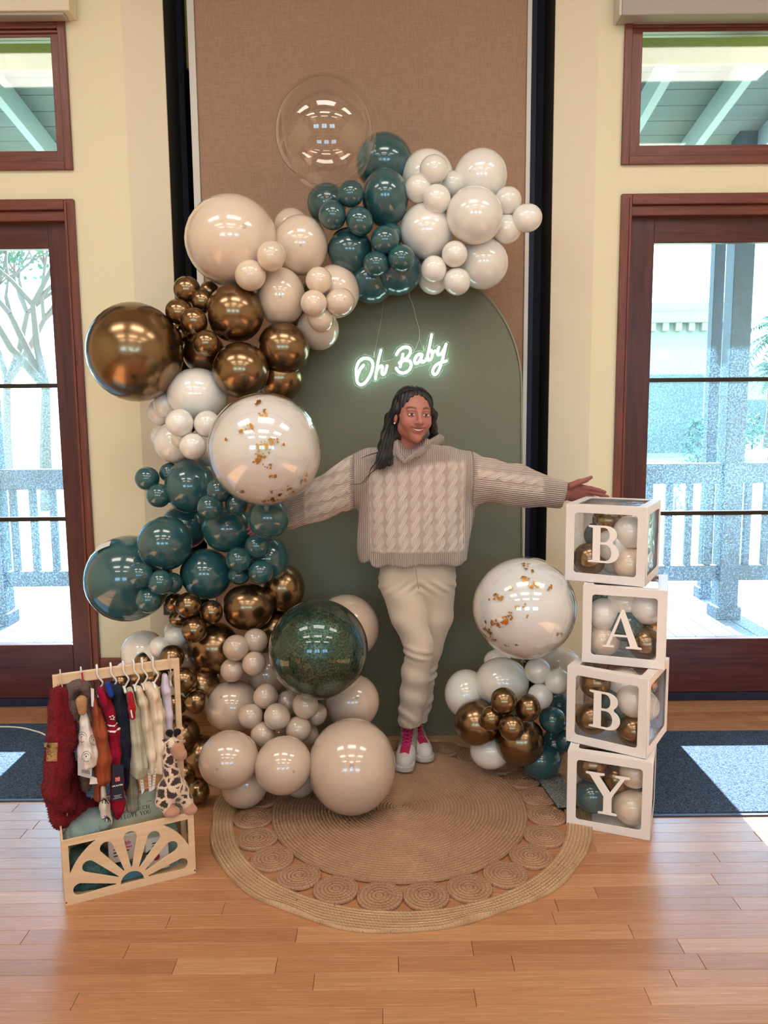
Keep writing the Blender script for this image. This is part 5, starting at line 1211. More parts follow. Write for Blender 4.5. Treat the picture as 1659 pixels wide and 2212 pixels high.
rug = empty('jute_rug', RC, label='round braided jute rug with a ring of open circles', cat='rug')
def coil(R, cell, h=.015):
    pr = [(.0006, h*.8)]; k = 0
    while (k+1)*cell <= R+1e-6:
        for f in (.25, .5, .75, 1.0): pr.append(((k+f)*cell, h*(.80+.20*sin(pi*f))))
        k += 1
    return pr+[(R+.002, h*.5), (R, .001)]
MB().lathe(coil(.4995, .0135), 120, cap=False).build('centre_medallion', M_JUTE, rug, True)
sm = MB().lathe(coil(.0745, .0124), 40, cap=False).me('small_medallion', M_JUTE, True); NM = 24
for i in range(NM):
    a = 2*pi*(i+.5)/NM; inst('small_medallion', sm, rug, (.572*cos(a), .572*sin(a), .0), (BR.uniform(-.02, .02), BR.uniform(-.02, .02), a), (1, .985, 1))
mb = MB(); NR, NT_ = 36, 300; rr = [(.647+.1*i/NR) for i in range(NR+1)]
for j in range(NT_):
    t = 2*pi*j/NT_; wv = .010*sin(3*t+1.0)+.006*sin(7*t+.5)+.004*sin(13*t)
    frt = max(0, -sin(t))
    for i, r in enumerate(rr):
        f = i/NR; z = .014*(.85+.15*abs(sin(f*8*pi)))+f*f*max(0, .006*sin(9*t+1)+.005*sin(14*t))*(.4+frt); k = r+wv*f-.055*f*frt*.35
        mb.v.append((k*cos(t), k*sin(t), z))
    for i in (0, 1): k = (rr[-1]+wv-.055*frt*.35) if i == 0 else rr[0]; mb.v.append((k*cos(t), k*sin(t), .001))
st = NR+3
for j in range(NT_):
    a, b = j*st, ((j+1) % NT_)*st
    for i in range(NR): mb.f.append((a+i, a+i+1, b+i+1, b+i))
    mb.f.append((a+NR, a+NR+1, b+NR+1, b+NR)); mb.f.append((a+NR+2, a, b, b+NR+2))
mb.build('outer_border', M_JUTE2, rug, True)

# ------------------------------------------------------------------ neon sign
NZ = lambda x, y: (730+x/5.925, 640+y/5.925)
def NP(x, y, off=.035):
    px, py = NZ(x, y); p = P(px, py, -.29); p = P(px, py, arch_y(p.z)-off); return p
neon_st = {
 'letter_O': [[(328, 882), (290, 925), (262, 985), (243, 1050)], 'loop', [(352, 790), (420, 810), (447, 880), (425, 980), (370, 1080), (305, 1130), (252, 1105), (236, 1020), (234, 930), (262, 845), (310, 800)]],
 'letter_h': [[(550, 690), (522, 800), (498, 930), (480, 1055)], [(492, 960), (520, 915), (556, 890), (572, 915), (562, 960), (572, 998), (602, 980), (630, 890)]],
 'letter_B': [[(748, 745), (785, 688), (850, 648), (912, 658), (930, 710), (895, 775), (840, 820), (785, 852)], [(850, 815), (915, 825), (938, 880), (910, 945), (845, 980), (785, 968), (745, 920)], [(832, 742), (820, 800), (808, 850), (797, 900)]],
 'letter_a': [[(1068, 742), (1030, 742), (992, 785), (982, 835), (1008, 856), (1048, 825), (1072, 762)], [(1075, 748), (1066, 800), (1080, 838), (1118, 822), (1150, 770)]],
 'letter_b': [[(1200, 490), (1182, 590), (1162, 690), (1146, 770), (1156, 812), (1186, 806), (1208, 760), (1204, 710), (1186, 690)], [(1190, 692), (1215, 712), (1245, 700)]],
 'letter_y': [[(1293, 652), (1276, 700), (1284, 744), (1318, 735), (1352, 690), (1382, 618)], [(1384, 612), (1362, 710), (1335, 820), (1300, 925), (1262, 992), (1222, 990), (1214, 945), (1250, 885), (1310, 848), (1390, 826)]]}
sc_ = NP(815, 820); neon = empty('neon_sign', sc_, label='glowing white neon sign reading Oh Baby on the green arch', cat='neon sign')
nm_ = NT('white_neon_tube'); nm_.set(base=(1, 1, 1, 1), em=(.60, 1, .92, 1), es=7.0, rough=.4); M_NEON = nm_.m
M_ACR = m_film('clear_acrylic', (.97, .99, .985), 1.49, 1., .02, 0, 0, .01)
segs2 = []
for nm, sts in neon_st.items():
    mb = MB(); closed = False
    for s_ in sts:
        if s_ == 'loop': closed = True; continue
        c = catmull([NP(x, y)-sc_ for x, y in s_], 5, closed); mb.tube(c, .0058, 8, closed)
        if not closed:
            for e in (c[0], c[-1]): mb.lathe([(max(.0058*sin(pi*i/6), .0003), .0058*cos(pi*i/6)) for i in range(7)], 8, Matrix.Translation(e))
        for a, b in zip(s_, s_[1:]+([s_[0]] if closed else [])): segs2.append((a, b))
        closed = False
    mb.build(nm, M_NEON, neon, True)
# contour-cut acrylic backing
def f_acr(p):
    d = None
    for a, b in segs2:
        pa, pb = NP(*a)-sc_, NP(*b)-sc_; w = [(p[0]-pa[0]), (p[2]-pa[2])]; e = (pb[0]-pa[0], pb[2]-pa[2]); L = e[0]**2+e[1]**2+1e-12
        t = np.clip((w[0]*e[0]+w[1]*e[1])/L, 0, 1); q = np.sqrt((w[0]-e[0]*t)**2+(w[1]-e[1]*t)**2)-.016; d = q if d is None else smin(d, q, .012)
    for a, b in (((400, 1000), (1200, 760)), ((600, 900), (760, 860))):
        pa, pb = NP(*a)-sc_, NP(*b)-sc_; w = [(p[0]-pa[0]), (p[2]-pa[2])]; e = (pb[0]-pa[0], pb[2]-pa[2]); L = e[0]**2+e[1]**2
        t = np.clip((w[0]*e[0]+w[1]*e[1])/L, 0, 1); d = smin(d, np.sqrt((w[0]-e[0]*t)**2+(w[1]-e[1]*t)**2)-.028, .01)
    return np.maximum(d, np.abs(p[1]-.012-p[2]*tan(lean))-.003)
A = NP(170, 1190)-sc_; B = NP(1460, 420)-sc_
ac, _ = sdf('acrylic_backing', f_acr, (A[0], -.02, A[2]), (B[0], .05, B[2]), .0022, M_ACR, neon, 1)
M_CORD = simple('clear_grey_cord', '#b9b39c', .4); M_LINE = simple('fishing_line', '#c9cbbf', .3)
MB().tube(catmull([NP(905, -60, .012)-sc_, NP(918, 10, .012)-sc_, NP(960, 120, .012)-sc_, NP(1000, 290, .012)-sc_, NP(1040, 430, .012)-sc_, NP(1042, 540, .014)-sc_, NP(1000, 650, .018)-sc_, NP(950, 740, .022)-sc_], 6), .0017, 5).build('power_cord', M_CORD, neon, True)
MB().tube([NP(600, -40, .012)-sc_, NP(560, 260, .014)-sc_, NP(462, 770, .022)-sc_], .0006, 4).build('hanging_line', M_LINE, neon)
MB().tube([NP(1045, 540, .014)-sc_, NP(1095, 690, .022)-sc_], .0006, 4).build('hanging_line', M_LINE, neon)
for x, y in ((462, 770), (1095, 690)): MB().lathe([(.003, 0), (.003, .02), (.001, .024)], 8, Matrix.Translation(NP(x, y, .028)-sc_) @ Matrix.Rotation(-.1, 4, 'X')).build('line_clip', M_CORD, neon)
# ------------------------------------------------------------------ plywood clothes crate
M_PLY = m_wood('birch_plywood', '#d3b28c', '#e6cdac', 0, .5, .5); M_PLYE = simple('plywood_edge', '#b28a5d', .6)
CA = PZ(141, 1958); CB = PZ(424, 1886); cang = atan2(CB.y-CA.y, CB.x-CA.x); CW = .4147; CDP = .245; CH = .222
crate = empty('clothes_crate', CA, cang, 'small plywood clothes rack crate with sunburst cut-out front', 'clothes rack')
MC = Matrix.Translation(CA) @ Matrix.Rotation(cang, 4, 'Z'); MCi = MC.inverted()
def L(px, py, yl):                     # crate-space point seen at a pixel, at depth yl behind the crate's front
    o = MCi @ Vector(CAM); d = MCi.to_3x3() @ Vector(ray(px, py)); return o+d*((yl-o.y)/d.y)
def lr(px, py, yl, r): return r*depth(MC @ L(px, py, yl))/FPX
hol = []; cx0, cy0 = CW/2, .026
hol.append([(cx0+.037*cos(a), cy0+.037*sin(a)) for a in np.linspace(0, pi, 16)])
for ang in (7, 34.5, 62, 90, 118, 145.5, 173):
    a = radians(ang); R0, R1, hw_ = .052, .158, .0205; q = []
    if ang in (7, 173): R1 = .162
    dx, dy = cos(a), sin(a); q.append((cx0+dx*R0+dy*.002, cy0+dy*R0-dx*.002))
    q += [(cx0+dx*R1+hw_*cos(a+t), cy0+dy*R1+hw_*sin(a+t)) for t in np.linspace(-pi/2, pi/2, 9)]
    q.append((cx0+dx*R0-dy*.002, cy0+dy*R0+dx*.002)); hol.append([(x, max(y, .012)) for x, y in q])
for s in (-1, 1):
    x_e, y_e, Rc = CW/2-.02, .2-cy0, .203; a1 = math.acos(x_e/Rc); a2 = math.asin(y_e/Rc)
    q = [(x_e, y_e)]+[(Rc*cos(t), Rc*sin(t)) for t in np.linspace(a2, a1, 10)]
    q = [(cx0+s*x, cy0+y) for x, y in q]; hol.append(q)
o = plate('front_panel', rrect(0, 0, CW, CH, .003, 2), hol, .006, M_PLY, crate, .0006); o.rotation_euler = (pi/2, 0, 0); o.location = (0, .003, 0)
slots = [[(.05, .03), (.075, .028), (.11, .09), (.085, .095)], [(.05, .12), (.075, .118), (.11, .18), (.085, .185)], [(.15, .03), (.175, .028), (.205, .09), (.18, .095)], [(.15, .12), (.175, .118), (.205, .18), (.18, .185)]]
for x in (.003, CW-.003):
    o = plate('side_panel', rrect(0, 0, CDP-.006, CH, .003, 2), slots, .006, M_PLY, crate, .0006); o.rotation_euler = (pi/2, 0, pi/2); o.location = (x, .006, 0)
MB().bbox((0, CDP-.006, 0), (CW, CDP, CH), .001).build('back_panel', M_PLY, crate); MB().bbox((.006, .006, .004), (CW-.006, CDP-.006, .01), .001).build('base', M_PLY, crate)
RH, YB = .73, .115
for x in (.007, CW-.027): MB().bbox((x, YB-.007, .06), (x+.02, YB+.007, RH), .003).build('post', M_PLY, crate)
MB().bbox((.007, YB-.006, RH-.036), (CW-.007, YB+.006, RH), .003).build('hanging_rail', M_PLY, crate)
for x, z in ((.004, .012), (CW-.004, .012)): MB().lathe([(.0025, 0), (.0025, .002)], 8, Matrix.Translation((x, -.0005, z)) @ Matrix.Rotation(pi/2, 4, 'X')).build('screw', simple('dark_screw', '#2a2420', .4), crate)
# ------------------------------------------------------------------ hangers
M_HNG = simple('white_plastic_hanger', '#e9e5e3', .35); M_HNR = simple('red_hanger_tape', '#b5263c', .5); M_HNW = simple('hanger_wire', '#d9cdb8', .35, .2)
hx = [(.05, 'plush red suit', 'w'), (.21, 'brown bear suit', 'r'), (.335, 'white bear print suit', 'p'), (.445, 'red striped jersey', 'p'), (.545, 'navy jacket', 'p'), (.63, 'sage cardigan', 'p'), (.70, 'first cream cardigan', 'p'), (.79, 'second cream cardigan', 'p'), (.925, 'lavender top', 'w')]
for t, nm, kd in hx:
    x = .012+t*(CW-.024); h_ = empty('clothes_hanger', MC @ Vector((x, YB, RH)), cang, 'small %s hanger hooked over the rail above the %s' % ('white plastic' if kd == 'p' else ('wire' if kd == 'w' else 'white and red'), nm), 'hanger', 'clothes hangers on the rail')
    rw = .0032 if kd == 'p' else .0022; m = M_HNW if kd == 'w' else M_HNG; sl_ = .014 if kd == 'p' else .004
    pts = [(0, .012, -.018), (0, .013, .004), (0, .006, .011), (0, -.004, .011), (0, -.0105, .004), (.0, -.011, -.02), (sl_, -.010, -.045), (sl_*.7, -.003, -.062), (0, 0, -.078)]
    MB().tube(catmull(pts, 4), rw, 6).build('hook', m, h_, True)
    MB().tube(catmull([(0, -.03, -.086), (0, -.015, -.081), (0, 0, -.078), (0, .015, -.081), (0, .03, -.086)], 4), rw*1.5, 6).build('shoulder_bar', m, h_, True)
    if kd == 'r': MB().tube([(.001, -.0112, -.002), (.003, -.0115, -.034)], .0034, 6).build('red_tape', M_HNR, h_)
# ------------------------------------------------------------------ clothes
def m_cloth(name, col, plush=0, sc=90, var=.12):
    n = NT(name); c = hexc(col); z = n.noise(n.coord(), sc, 4, .65); b = n.noise(n.coord(), 12, 3)
    n.set(base=n.mix(b, tuple(q*(1-var) for q in c[:3])+(1,), tuple(min(1, q*(1+var)) for q in c[:3])+(1,)), rough=.92, spec=.15, sheen=.08 if plush else .03, normal=n.bump(z, .9 if plush else .25, .016 if plush else .003)); return n.m
def garment(name, label, mat, chains, cat='baby clothes', dep=3.0, yl=YB, h=.0042, hem=None, fold=.002, parts=None, group='baby clothes on the rack'):
    cs = [([tuple(L(x, y, yl+dy)) for x, y, r, dy in [(q+(0,))[:4] for q in c]], [lr(q[0], q[1], yl, q[2]) for q in c]) for c in chains]
    pts = np.array([p for c in cs for p in c[0]]); rm = max(r for c in cs for r in c[1])
    hz = L(*hem, yl).z if hem else None
    def fn(p):
        d = None
        for pp, rr in cs:
            e = chain(p, pp, rr, .012, (1, dep)); d = e if d is None else smin(d, e, .012)
        ph = pts[0][0]*90; d = d+fold*.7*np.sin(p[0]*330+p[2]*12+ph)+fold*.6*np.sin(p[0]*190-p[2]*34+p[1]*30+ph)+fold*.6*np.sin(p[1]*60-p[2]*25)
        if hz is not None: d = smax(d, hz-p[2], .004)
        return d
    lo = pts.min(0)-np.array([rm, rm*dep+.02, rm])-.009; hi = pts.max(0)+np.array([rm, rm*dep+.02, rm])+.009
    o, v = sdf(name, fn, tuple(lo), tuple(hi), h, mat); o.matrix_world = MC
    tag(o, label, cat, group); o['_'] = 0; del o['_']; return o, fn, (lo, hi)
def pile(o, n, ln, seed):               # fleece: many short tufts standing on the cloth
    me = o.data; R = np.random.RandomState(seed); nv = len(me.vertices); co = np.empty(nv*3, np.float32); no = np.empty(nv*3, np.float32)
    me.vertices.foreach_get('co', co); me.vertices.foreach_get('normal', no); co = co.reshape(-1, 3); no = no.reshape(-1, 3)
    k = R.randint(0, nv, n); c = co[k]+R.randn(n, 3)*.0012; d = no[k]+R.randn(n, 3)*.45; d /= np.linalg.norm(d, axis=1)[:, None]; t = np.cross(d, R.randn(n, 3)); t /= np.linalg.norm(t, axis=1)[:, None]; t2 = np.cross(d, t)
    w = .0016; L_ = ln*R.uniform(.6, 1.2, (n, 1)); v = np.stack([c+t*w, c-t*w*.5+t2*w*.87, c-t*w*.5-t2*w*.87, c+d*L_], 1).reshape(-1, 3); b = np.arange(n)[:, None]*4
    f = np.concatenate([b+[0, 1, 3], b+[1, 2, 3], b+[2, 0, 3]]); p = bpy.data.objects.new('fleece_pile', npmesh('fleece_pile', v, f, me.materials[0])); link(p); child(p, o); tag(p, kind='stuff')
def child(o, par): o.parent = par; o.matrix_parent_inverse = Matrix.Identity(4); return o
def front(fn, px, py, yl0=-.3, yl1=.25, lift=.0012):       # first point of a garment met at a pixel, in crate space
    a, b = L(px, py, yl0), L(px, py, yl1)
    t = np.linspace(0, 1, 400); p = [a[i]+(b[i]-a[i])*t for i in range(3)]; d = fn([q.reshape(-1, 1, 1) for q in p]).reshape(-1)
    k = np.argmax(d < 0) if (d < 0).any() else 200
    return Vector((p[0][k], p[1][k], p[2][k]))-(b-a).normalized()*lift
def card(name, par_or_none, pts, yl, mat, th=.0015, parent=None):   # flat paper tag by its four corners
    q = [L(x, y, yl) for x, y in pts]; n = (q[1]-q[0]).cross(q[2]-q[0]).normalized()*th
    v = [p for p in q]+[p+n for p in q]; o = obj(name, v, [(0, 3, 2, 1), (4, 5, 6, 7), (0, 1, 5, 4), (1, 2, 6, 5), (2, 3, 7, 6), (3, 0, 4, 7)], mat)
    if parent is not None: child(o, parent)
    else: o.matrix_world = MC
    return o
M_INK = simple('dark_ink', '#3a3733', .7); M_PAPER = simple('tag_paper', '#b9b3b3', .7); M_WPAPER = simple('white_tag_paper', '#e2dedb', .7)
g, fn, _ = garment('plush_suit', 'fuzzy red plush baby suit hanging at the left end of the rack', m_cloth('red_plush', '#8f0f22', 1, 190), [[(122, 1494, 12), (124, 1530, 17), (128, 1590, 24), (128, 1650, 29), (122, 1700, 25), (140, 1728, 19), (150, 1738, 13)], [(126, 1492, 12), (140, 1495, 12), (146, 1540, 15), (150, 1600, 18)], [(114, 1700, 22, .05), (135, 1760, 24, .05), (175, 1765, 22, .05), (198, 1742, 14, .05)], [(150, 1650, 14, .05), (150, 1690, 20, .06), (170, 1735, 18, .06)]], dep=1.7, h=.005, fold=.0009)
pile(g, 7000, .0055, 1)
pv_, pf_ = [], []; NX, NZ_ = 8, 10
for iz in range(NZ_+1):
    for ix in range(NX+1): pv_.append(front(fn, 100+23*ix/NX, 1645-40*iz/NZ_, lift=.004))
for iz in range(NZ_):
    for ix in range(NX): a = iz*(NX+1)+ix; pf_.append((a, a+1, a+NX+2, a+NX+1))
o = obj('tan_patch', pv_, pf_, m_cloth('tan_plush', '#c8a26b', 1, 160), None, True); sm_ = o.modifiers.new('thick', 'SOLIDIFY'); sm_.thickness = .006; sm_.offset = -1; child(o, g)
g, fn, _ = garment('bear_suit', 'brown fuzzy hooded baby suit beside the red plush suit', m_cloth('brown_fleece', '#7b6560', 1, 140), [[(149, 1497, 10), (156, 1482, 11), (170, 1477, 11), (185, 1483, 11), (192, 1498, 10), (180, 1510, 9), (166, 1522, 10), (155, 1530, 10), (147, 1515, 10), (149, 1497, 10)], [(158, 1520, 11), (160, 1545, 12)], [(186, 1515, 11), (191, 1545, 12), (188, 1600, 14), (184, 1660, 13), (186, 1700, 9)]], dep=1.8, fold=.001)
pile(g, 3000, .0035, 2)
o, _ = sdf('tan_lining', lambda p: chain(p, [tuple(L(176, 1514, YB-.05)), tuple(L(178, 1536, YB-.05))], [.018, .014], .01), tuple(L(150, 1560, YB-.05)-Vector((0, .03, 0))), tuple(L(205, 1490, YB-.05)+Vector((0, .03, 0))), .004, m_cloth('tan_fleece', '#c99a6c', 1, 140)); child(o, g)
g, fn, _ = garment('bear_print_suit', 'white baby suit printed with outlined bear faces', m_cloth('white_print_cotton', '#d9d0c9', 0), [[(180, 1537, 5), (183, 1560, 9), (188, 1590, 16), (190, 1620, 20), (189, 1650, 21)]], dep=2.2, yl=YB-.03, hem=(188, 1645))
pr_ = MB()
for cx, cy in ((177, 1592), (187, 1634), (203, 1598)):
    for rr_, a0, a1 in ((10, -30, 300), (5.5, 20, 160)):
        pts = [front(fn, cx+rr_*cos(radians(a)), cy-rr_*1.1*sin(radians(a))) for a in np.linspace(a0, a1, 14)]; pr_.tube(pts, .0008, 4)
    pr_.lathe([(.0022, -.001), (.0022, .001)], 8, Matrix.Translation(front(fn, cx-1, cy)) @ Matrix.Rotation(pi/2, 4, 'X'))
child(pr_.build('bear_print', M_INK), g)
tg = card('paper_tag', None, [(168, 1674), (198, 1682), (199, 1647), (168, 1637)], YB-.09, M_PAPER); tag(tg, 'grey paper price tag below the bear print suit', 'tag', 'tags on the clothes')
bc = MB()
for k in range(7): a, b = L(177+k*2.6, 1662+k*.6, YB-.092), L(177+k*2.6, 1669+k*.6, YB-.092); bc.tube([a, b], .0009, 4)
child(bc.build('barcode', M_INK), tg)
tg = card('paper_tag', None, [(193, 1694), (217, 1692), (208, 1680), (196, 1676)], YB-.08, M_WPAPER); tag(tg, 'small white tag between the grey tag and the rust suit', 'tag', 'tags on the clothes')
g, fn, _ = garment('rust_suit', 'rust brown baby suit in the rack\'s left half', m_cloth('rust_cotton', '#93482c', 0), [[(201, 1508, 4), (208, 1535, 8), (217, 1580, 15), (221, 1630, 18), (222, 1670, 17), (224, 1692, 7)], [(213, 1690, 8), (212, 1718, 7), (210, 1726, 5)]], dep=2.4, yl=YB-.03)
card('hanger_clip', None, [(197, 1525), (203, 1527), (203, 1488), (196, 1486)], YB-.04, M_WPAPER, .003, g)
g, fn, _ = garment('dinosaur_print_sleeve', 'white cotton garment with dark dinosaur print hanging low behind the rust suit', m_cloth('white_dino_cotton', '#dbd2c6', 0), [[(222, 1700, 7), (226, 1740, 9), (230, 1775, 9), (231, 1788, 6)]], dep=1.4, yl=YB-.05)
M_DINO = simple('dino_ink', '#2f2a2c', .7)
for cx, cy in ((224, 1727), (230, 1766)):
    dn = MB()
    for a, b, r in (((-7, 4), (0, -1), .0022), ((0, -1), (6, 3), .003), ((6, 3), (10, 9), .0014), ((-2, 1), (-3, 8), .0016), ((3, 3), (4, 9), .0016), ((-4, -4), (-3, -1), .0012), ((0, -5), (0, -1), .0012), ((4, -3), (4, 1), .0012)):
        dn.tube([front(fn, cx+a[0], cy+a[1]), front(fn, cx+b[0], cy+b[1])], r, 5)
    child(dn.build('dinosaur_print', M_DINO), g)
g, fn, bb_ = garment('striped_jersey', 'glossy red baby jersey with two white sleeve stripes', m_cloth('red_jersey', '#8e0f2c', 0, 200), [[(216, 1492, 8), (226, 1512, 10), (238, 1536, 11), (244, 1575, 13), (247, 1620, 14), (252, 1680, 14), (255, 1735, 14), (252, 1755, 10)], [(219, 1490, 7, .03), (222, 1530, 10, .04), (228, 1570, 10, .05)]], dep=2.3, yl=YB-.02)
for y0, y1 in ((1563, 1569), (1574, 1580)):
    z0, z1 = L(240, y1, YB-.05).z, L(240, y0, YB-.05).z
    o, _ = sdf('white_stripe', lambda p: np.maximum(np.maximum(fn(p)-.0022, -fn(p)-.002), np.maximum(z0-p[2], p[2]-z1)), (bb_[0][0], bb_[0][1], z0-.01), (bb_[1][0], bb_[1][1], z1+.01), .0042, m_cloth('white_rib', '#e6dada', 0)); child(o, g)
lg = MB(); q = front(fn, 242, 1550)
for dx, dz in ((-.006, .004), (.002, .006), (.006, 0), (-.003, -.004), (.004, -.006)): lg.bbox((q.x+dx-.003, q.y-.003, q.z+dz-.002), (q.x+dx+.003, q.y, q.z+dz+.002), .0008)
child(lg.build('sleeve_crest', simple('crest_white', '#d9cfcf', .7)), g)
tg = card('swing_tag', None, [(241, 1729), (266, 1728), (267, 1652), (243, 1650)], YB-.10, simple('navy_tag_card', '#121c33', .5)); tag(tg, 'tall navy swing tag reading NFL PLAYERS on the red jersey', 'tag', 'tags on the clothes')
q = L(254, 1683, YB-.1032); s_ = .008
rd = MB().bbox((q.x-s_, q.y-.0012, q.z-s_), (q.x+s_, q.y, q.z+s_), .0005); child(rd.build('red_emblem', simple('emblem_red', '#c32a3a', .5)), tg)
em2 = MB()
for a, b in (((-.005, .005), (-.005, -.005)), ((-.005, .005), (.001, -.002)), ((.001, -.002), (.001, .005)), ((.001, .004), (.006, .004)), ((.006, .004), (.004, -.004)), ((-.002, -.005), (.005, -.005))): em2.tube([(q.x+a[0], q.y-.0014, q.z+a[1]), (q.x+b[0], q.y-.0014, q.z+b[1])], .0007, 4)
child(em2.build('emblem_strokes', M_WPAPER), tg)
q = L(254, 1698, YB-.1035); tx = text_mesh('tag_lettering', 'NFL PLAYERS', .0062, M_WPAPER, None, Matrix.Translation((q.x, q.y, q.z)) @ Matrix.Rotation(pi/2, 4, 'X'), .0003, .9, offset=.0002); child(tx, tg)
ln_ = MB()
for k, wd in enumerate((.012, .009, .014)): q = L(254, 1718+k*3, YB-.1035); ln_.bbox((q.x-wd, q.y-.0004, q.z-.0005), (q.x+wd, q.y, q.z+.0005), .0001)
child(ln_.build('small_print', M_WPAPER), tg)
g, fn, _ = garment('navy_jacket', 'dark navy baby jacket with a red cuff in the middle of the rack', m_cloth('navy_fleece', '#141a33', 1, 140), [[(240, 1482, 9), (250, 1490, 12), (262, 1530, 16), (268, 1590, 17), (270, 1640, 15), (266, 1690, 11)]], dep=2.6, yl=YB+.005)
o, _ = sdf('red_cuff', lambda p: chain(p, [tuple(L(281, 1500, YB-.05)), tuple(L(285, 1530, YB-.06)), tuple(L(286, 1548, YB-.06))], [.010, .012, .010], .006, (1, 1.6)), tuple(L(265, 1570, YB-.06)-Vector((0, .03, 0))), tuple(L(305, 1485, YB-.06)+Vector((0, .03, 0))), .0038, m_cloth('red_fleece', '#b3182a', 1)); child(o, g)
o, _ = sdf('blue_collar', lambda p: chain(p, [tuple(L(233, 1478, YB-.03)), tuple(L(240, 1500, YB-.04))], [.009, .010], .006, (1, 1.8)), tuple(L(220, 1515, YB-.06)-Vector((0, .03, 0))), tuple(L(255, 1465, YB-.06)+Vector((0, .07, 0))), .0038, m_cloth('royal_blue', '#1d3a8f', 0)); child(o, g)
o, _ = sdf('white_trim', lambda p: chain(p, [tuple(L(283, 1535, YB-.085)), tuple(L(286, 1550, YB-.085))], [.003, .003], .004), tuple(L(270, 1565, YB-.085)-Vector((0, .02, 0))), tuple(L(300, 1520, YB-.085)+Vector((0, .02, 0))), .002, M_WPAPER); child(o, g)
for nm, lab, col, ch, hm, yy in (('sage_cardigan', 'pale sage green baby cardigan right of the navy jacket', '#aaa894', [[(280, 1492, 7), (288, 1530, 11), (294, 1590, 15), (297, 1640, 19), (297, 1675, 20)]], (296, 1662), YB-.02), ('sage_trousers', 'dull sage baby trousers hanging below the sage cardigan', '#8e8a7a', [[(280, 1630, 11), (285, 1700, 13), (283, 1735, 12), (281, 1748, 9)]], None, YB+.01),
      ('cream_cardigan', 'cream baby cardigan, left one of the two', '#d3c4ab', [[(300, 1488, 7), (308, 1515, 10), (315, 1560, 12), (322, 1620, 14), (326, 1670, 16)]], (326, 1657), YB-.02), ('cream_cardigan', 'cream baby cardigan with a hood fold, right one of the two', '#d8c6ae', [[(318, 1482, 9), (330, 1495, 13), (338, 1540, 16), (341, 1600, 18), (344, 1670, 20)]], (342, 1653), YB-.01)):
    garment(nm, lab, m_cloth('knit_'+col[1:], col, 0, 220), ch, dep=2.6, yl=yy, hem=hm)
g, fn, _ = garment('lavender_top', 'pale lavender baby top hanging at the right end of the rack', m_cloth('lavender_cotton', '#c6bdd0', 0), [[(357, 1459, 5), (359, 1490, 8), (360, 1540, 10), (361, 1580, 11), (354, 1615, 9)]], dep=2.6)
for k, pts in enumerate(([(300, 1664), (306, 1662), (312, 1708), (306, 1716)], [(319, 1662), (325, 1662), (328, 1708), (322, 1710)], [(332, 1660), (338, 1660), (334, 1704), (328, 1708)])):
    tg = card('ribbon_tag', None, pts, YB-.07-.004*k, M_WPAPER, .001); tag(tg, 'white printed ribbon tag below the cream cardigans, %s of three' % ('leftmost', 'middle', 'rightmost')[k], 'tag', 'tags on the clothes')
    t_ = MB(); a, b = Vector(L(*[(pts[0][i]+pts[1][i])/2 for i in (0, 1)], YB-.0722-.004*k)), Vector(L(*[(pts[2][i]+pts[3][i])/2 for i in (0, 1)], YB-.0722-.004*k))
    for j in range(6): q = a.lerp(b, .15+j*.13); t_.tube([q+Vector((-.0025, 0, .001)), q+Vector((.0025, 0, -.001))], .0007, 4)
    child(t_.build('printed_marks', M_INK), tg)
# ------------------------------------------------------------------ things in the crate
g, fn, _ = garment('folded_blanket', 'pale blue-green rolled blanket on top of the crate\'s left half', m_cloth('seafoam_fleece', '#8fa5a2', 1, 120), [[(150, 1806, 17), (170, 1792, 21), (200, 1776, 24), (222, 1768, 22)]], cat='blanket', dep=1.9, yl=.10, group='things in the crate')
g, fn, _ = garment('teal_blanket', 'dark teal folded blanket seen through the left cut-outs', m_cloth('teal_fleece', '#4f7474', 1, 120), [[(175, 1860, 30), (210, 1870, 34), (250, 1880, 26)], [(170, 1900, 22), (215, 1900, 26)]], cat='blanket', dep=1.4, yl=.09, group='things in the crate')
def pack(name, lab, x0, y0, x1, y1, yl, th, mat, cat, tilt=.12, letters=None):
    a, b = L(x0, y1, yl), L(x1, y0, yl); w, h = b.x-a.x, b.z-a.z
    e = empty(name, MC @ Vector(((a.x+b.x)/2, yl, a.z)), cang, lab, cat, 'things in the crate'); MB().bbox((-w/2, 0, 0), (w/2, th, h), .003, Matrix.Rotation(-tilt, 4, 'X')).build('body', mat, e); return e, w, h, Matrix.Rotation(-tilt, 4, 'X')
M_TEALBOX = simple('teal_card', '#7fa3a1', .5); M_PINK = simple('pink_ink', '#c2486b', .6); M_GREY = simple('grey_card', '#8b8b86', .6)
e, w, h, Mt = pack('pacifier_packet', 'clear backed packet with pink Whubb lettering behind the front cut-outs', 236, 1800, 300, 1868, .035, .012, simple('packet_card', '#c9bdb6', .4), 'packet')
text_mesh('lettering', 'Whubb', .019, M_PINK, e, Mt @ Matrix.Translation((-.006, -.001, h*.62)) @ Matrix.Rotation(pi/2, 4, 'X'), .0004, 1., offset=.0003)
for k in range(3): MB().bbox((-.034, -.0012, h*.50-k*.011), (.026-.01*k, 0, h*.50-k*.011+.004), .0003, Mt).build('print_line', M_PINK if k == 0 else M_INK, e)
e, w, h, Mt = pack('card_pack', 'white card pack with a dark leaf and red dot in the right cut-outs', 318, 1808, 364, 1885, .04, .015, M_WPAPER, 'packet')
for k in range(3): MB().bbox((-.016, -.0012, h*.84-k*.009), (.02-.006*k, 0, h*.84-k*.009+.0035), .0003, Mt).build('print_line', M_INK, e)
MB().lathe([(.012, 0), (.012, .0012)], 14, Mt @ Matrix.Translation((-.005, -.0012, h*.42)) @ Matrix.Rotation(-pi/2, 4, 'X')).build('red_dot', simple('cherry', '#a12a3a', .5), e)
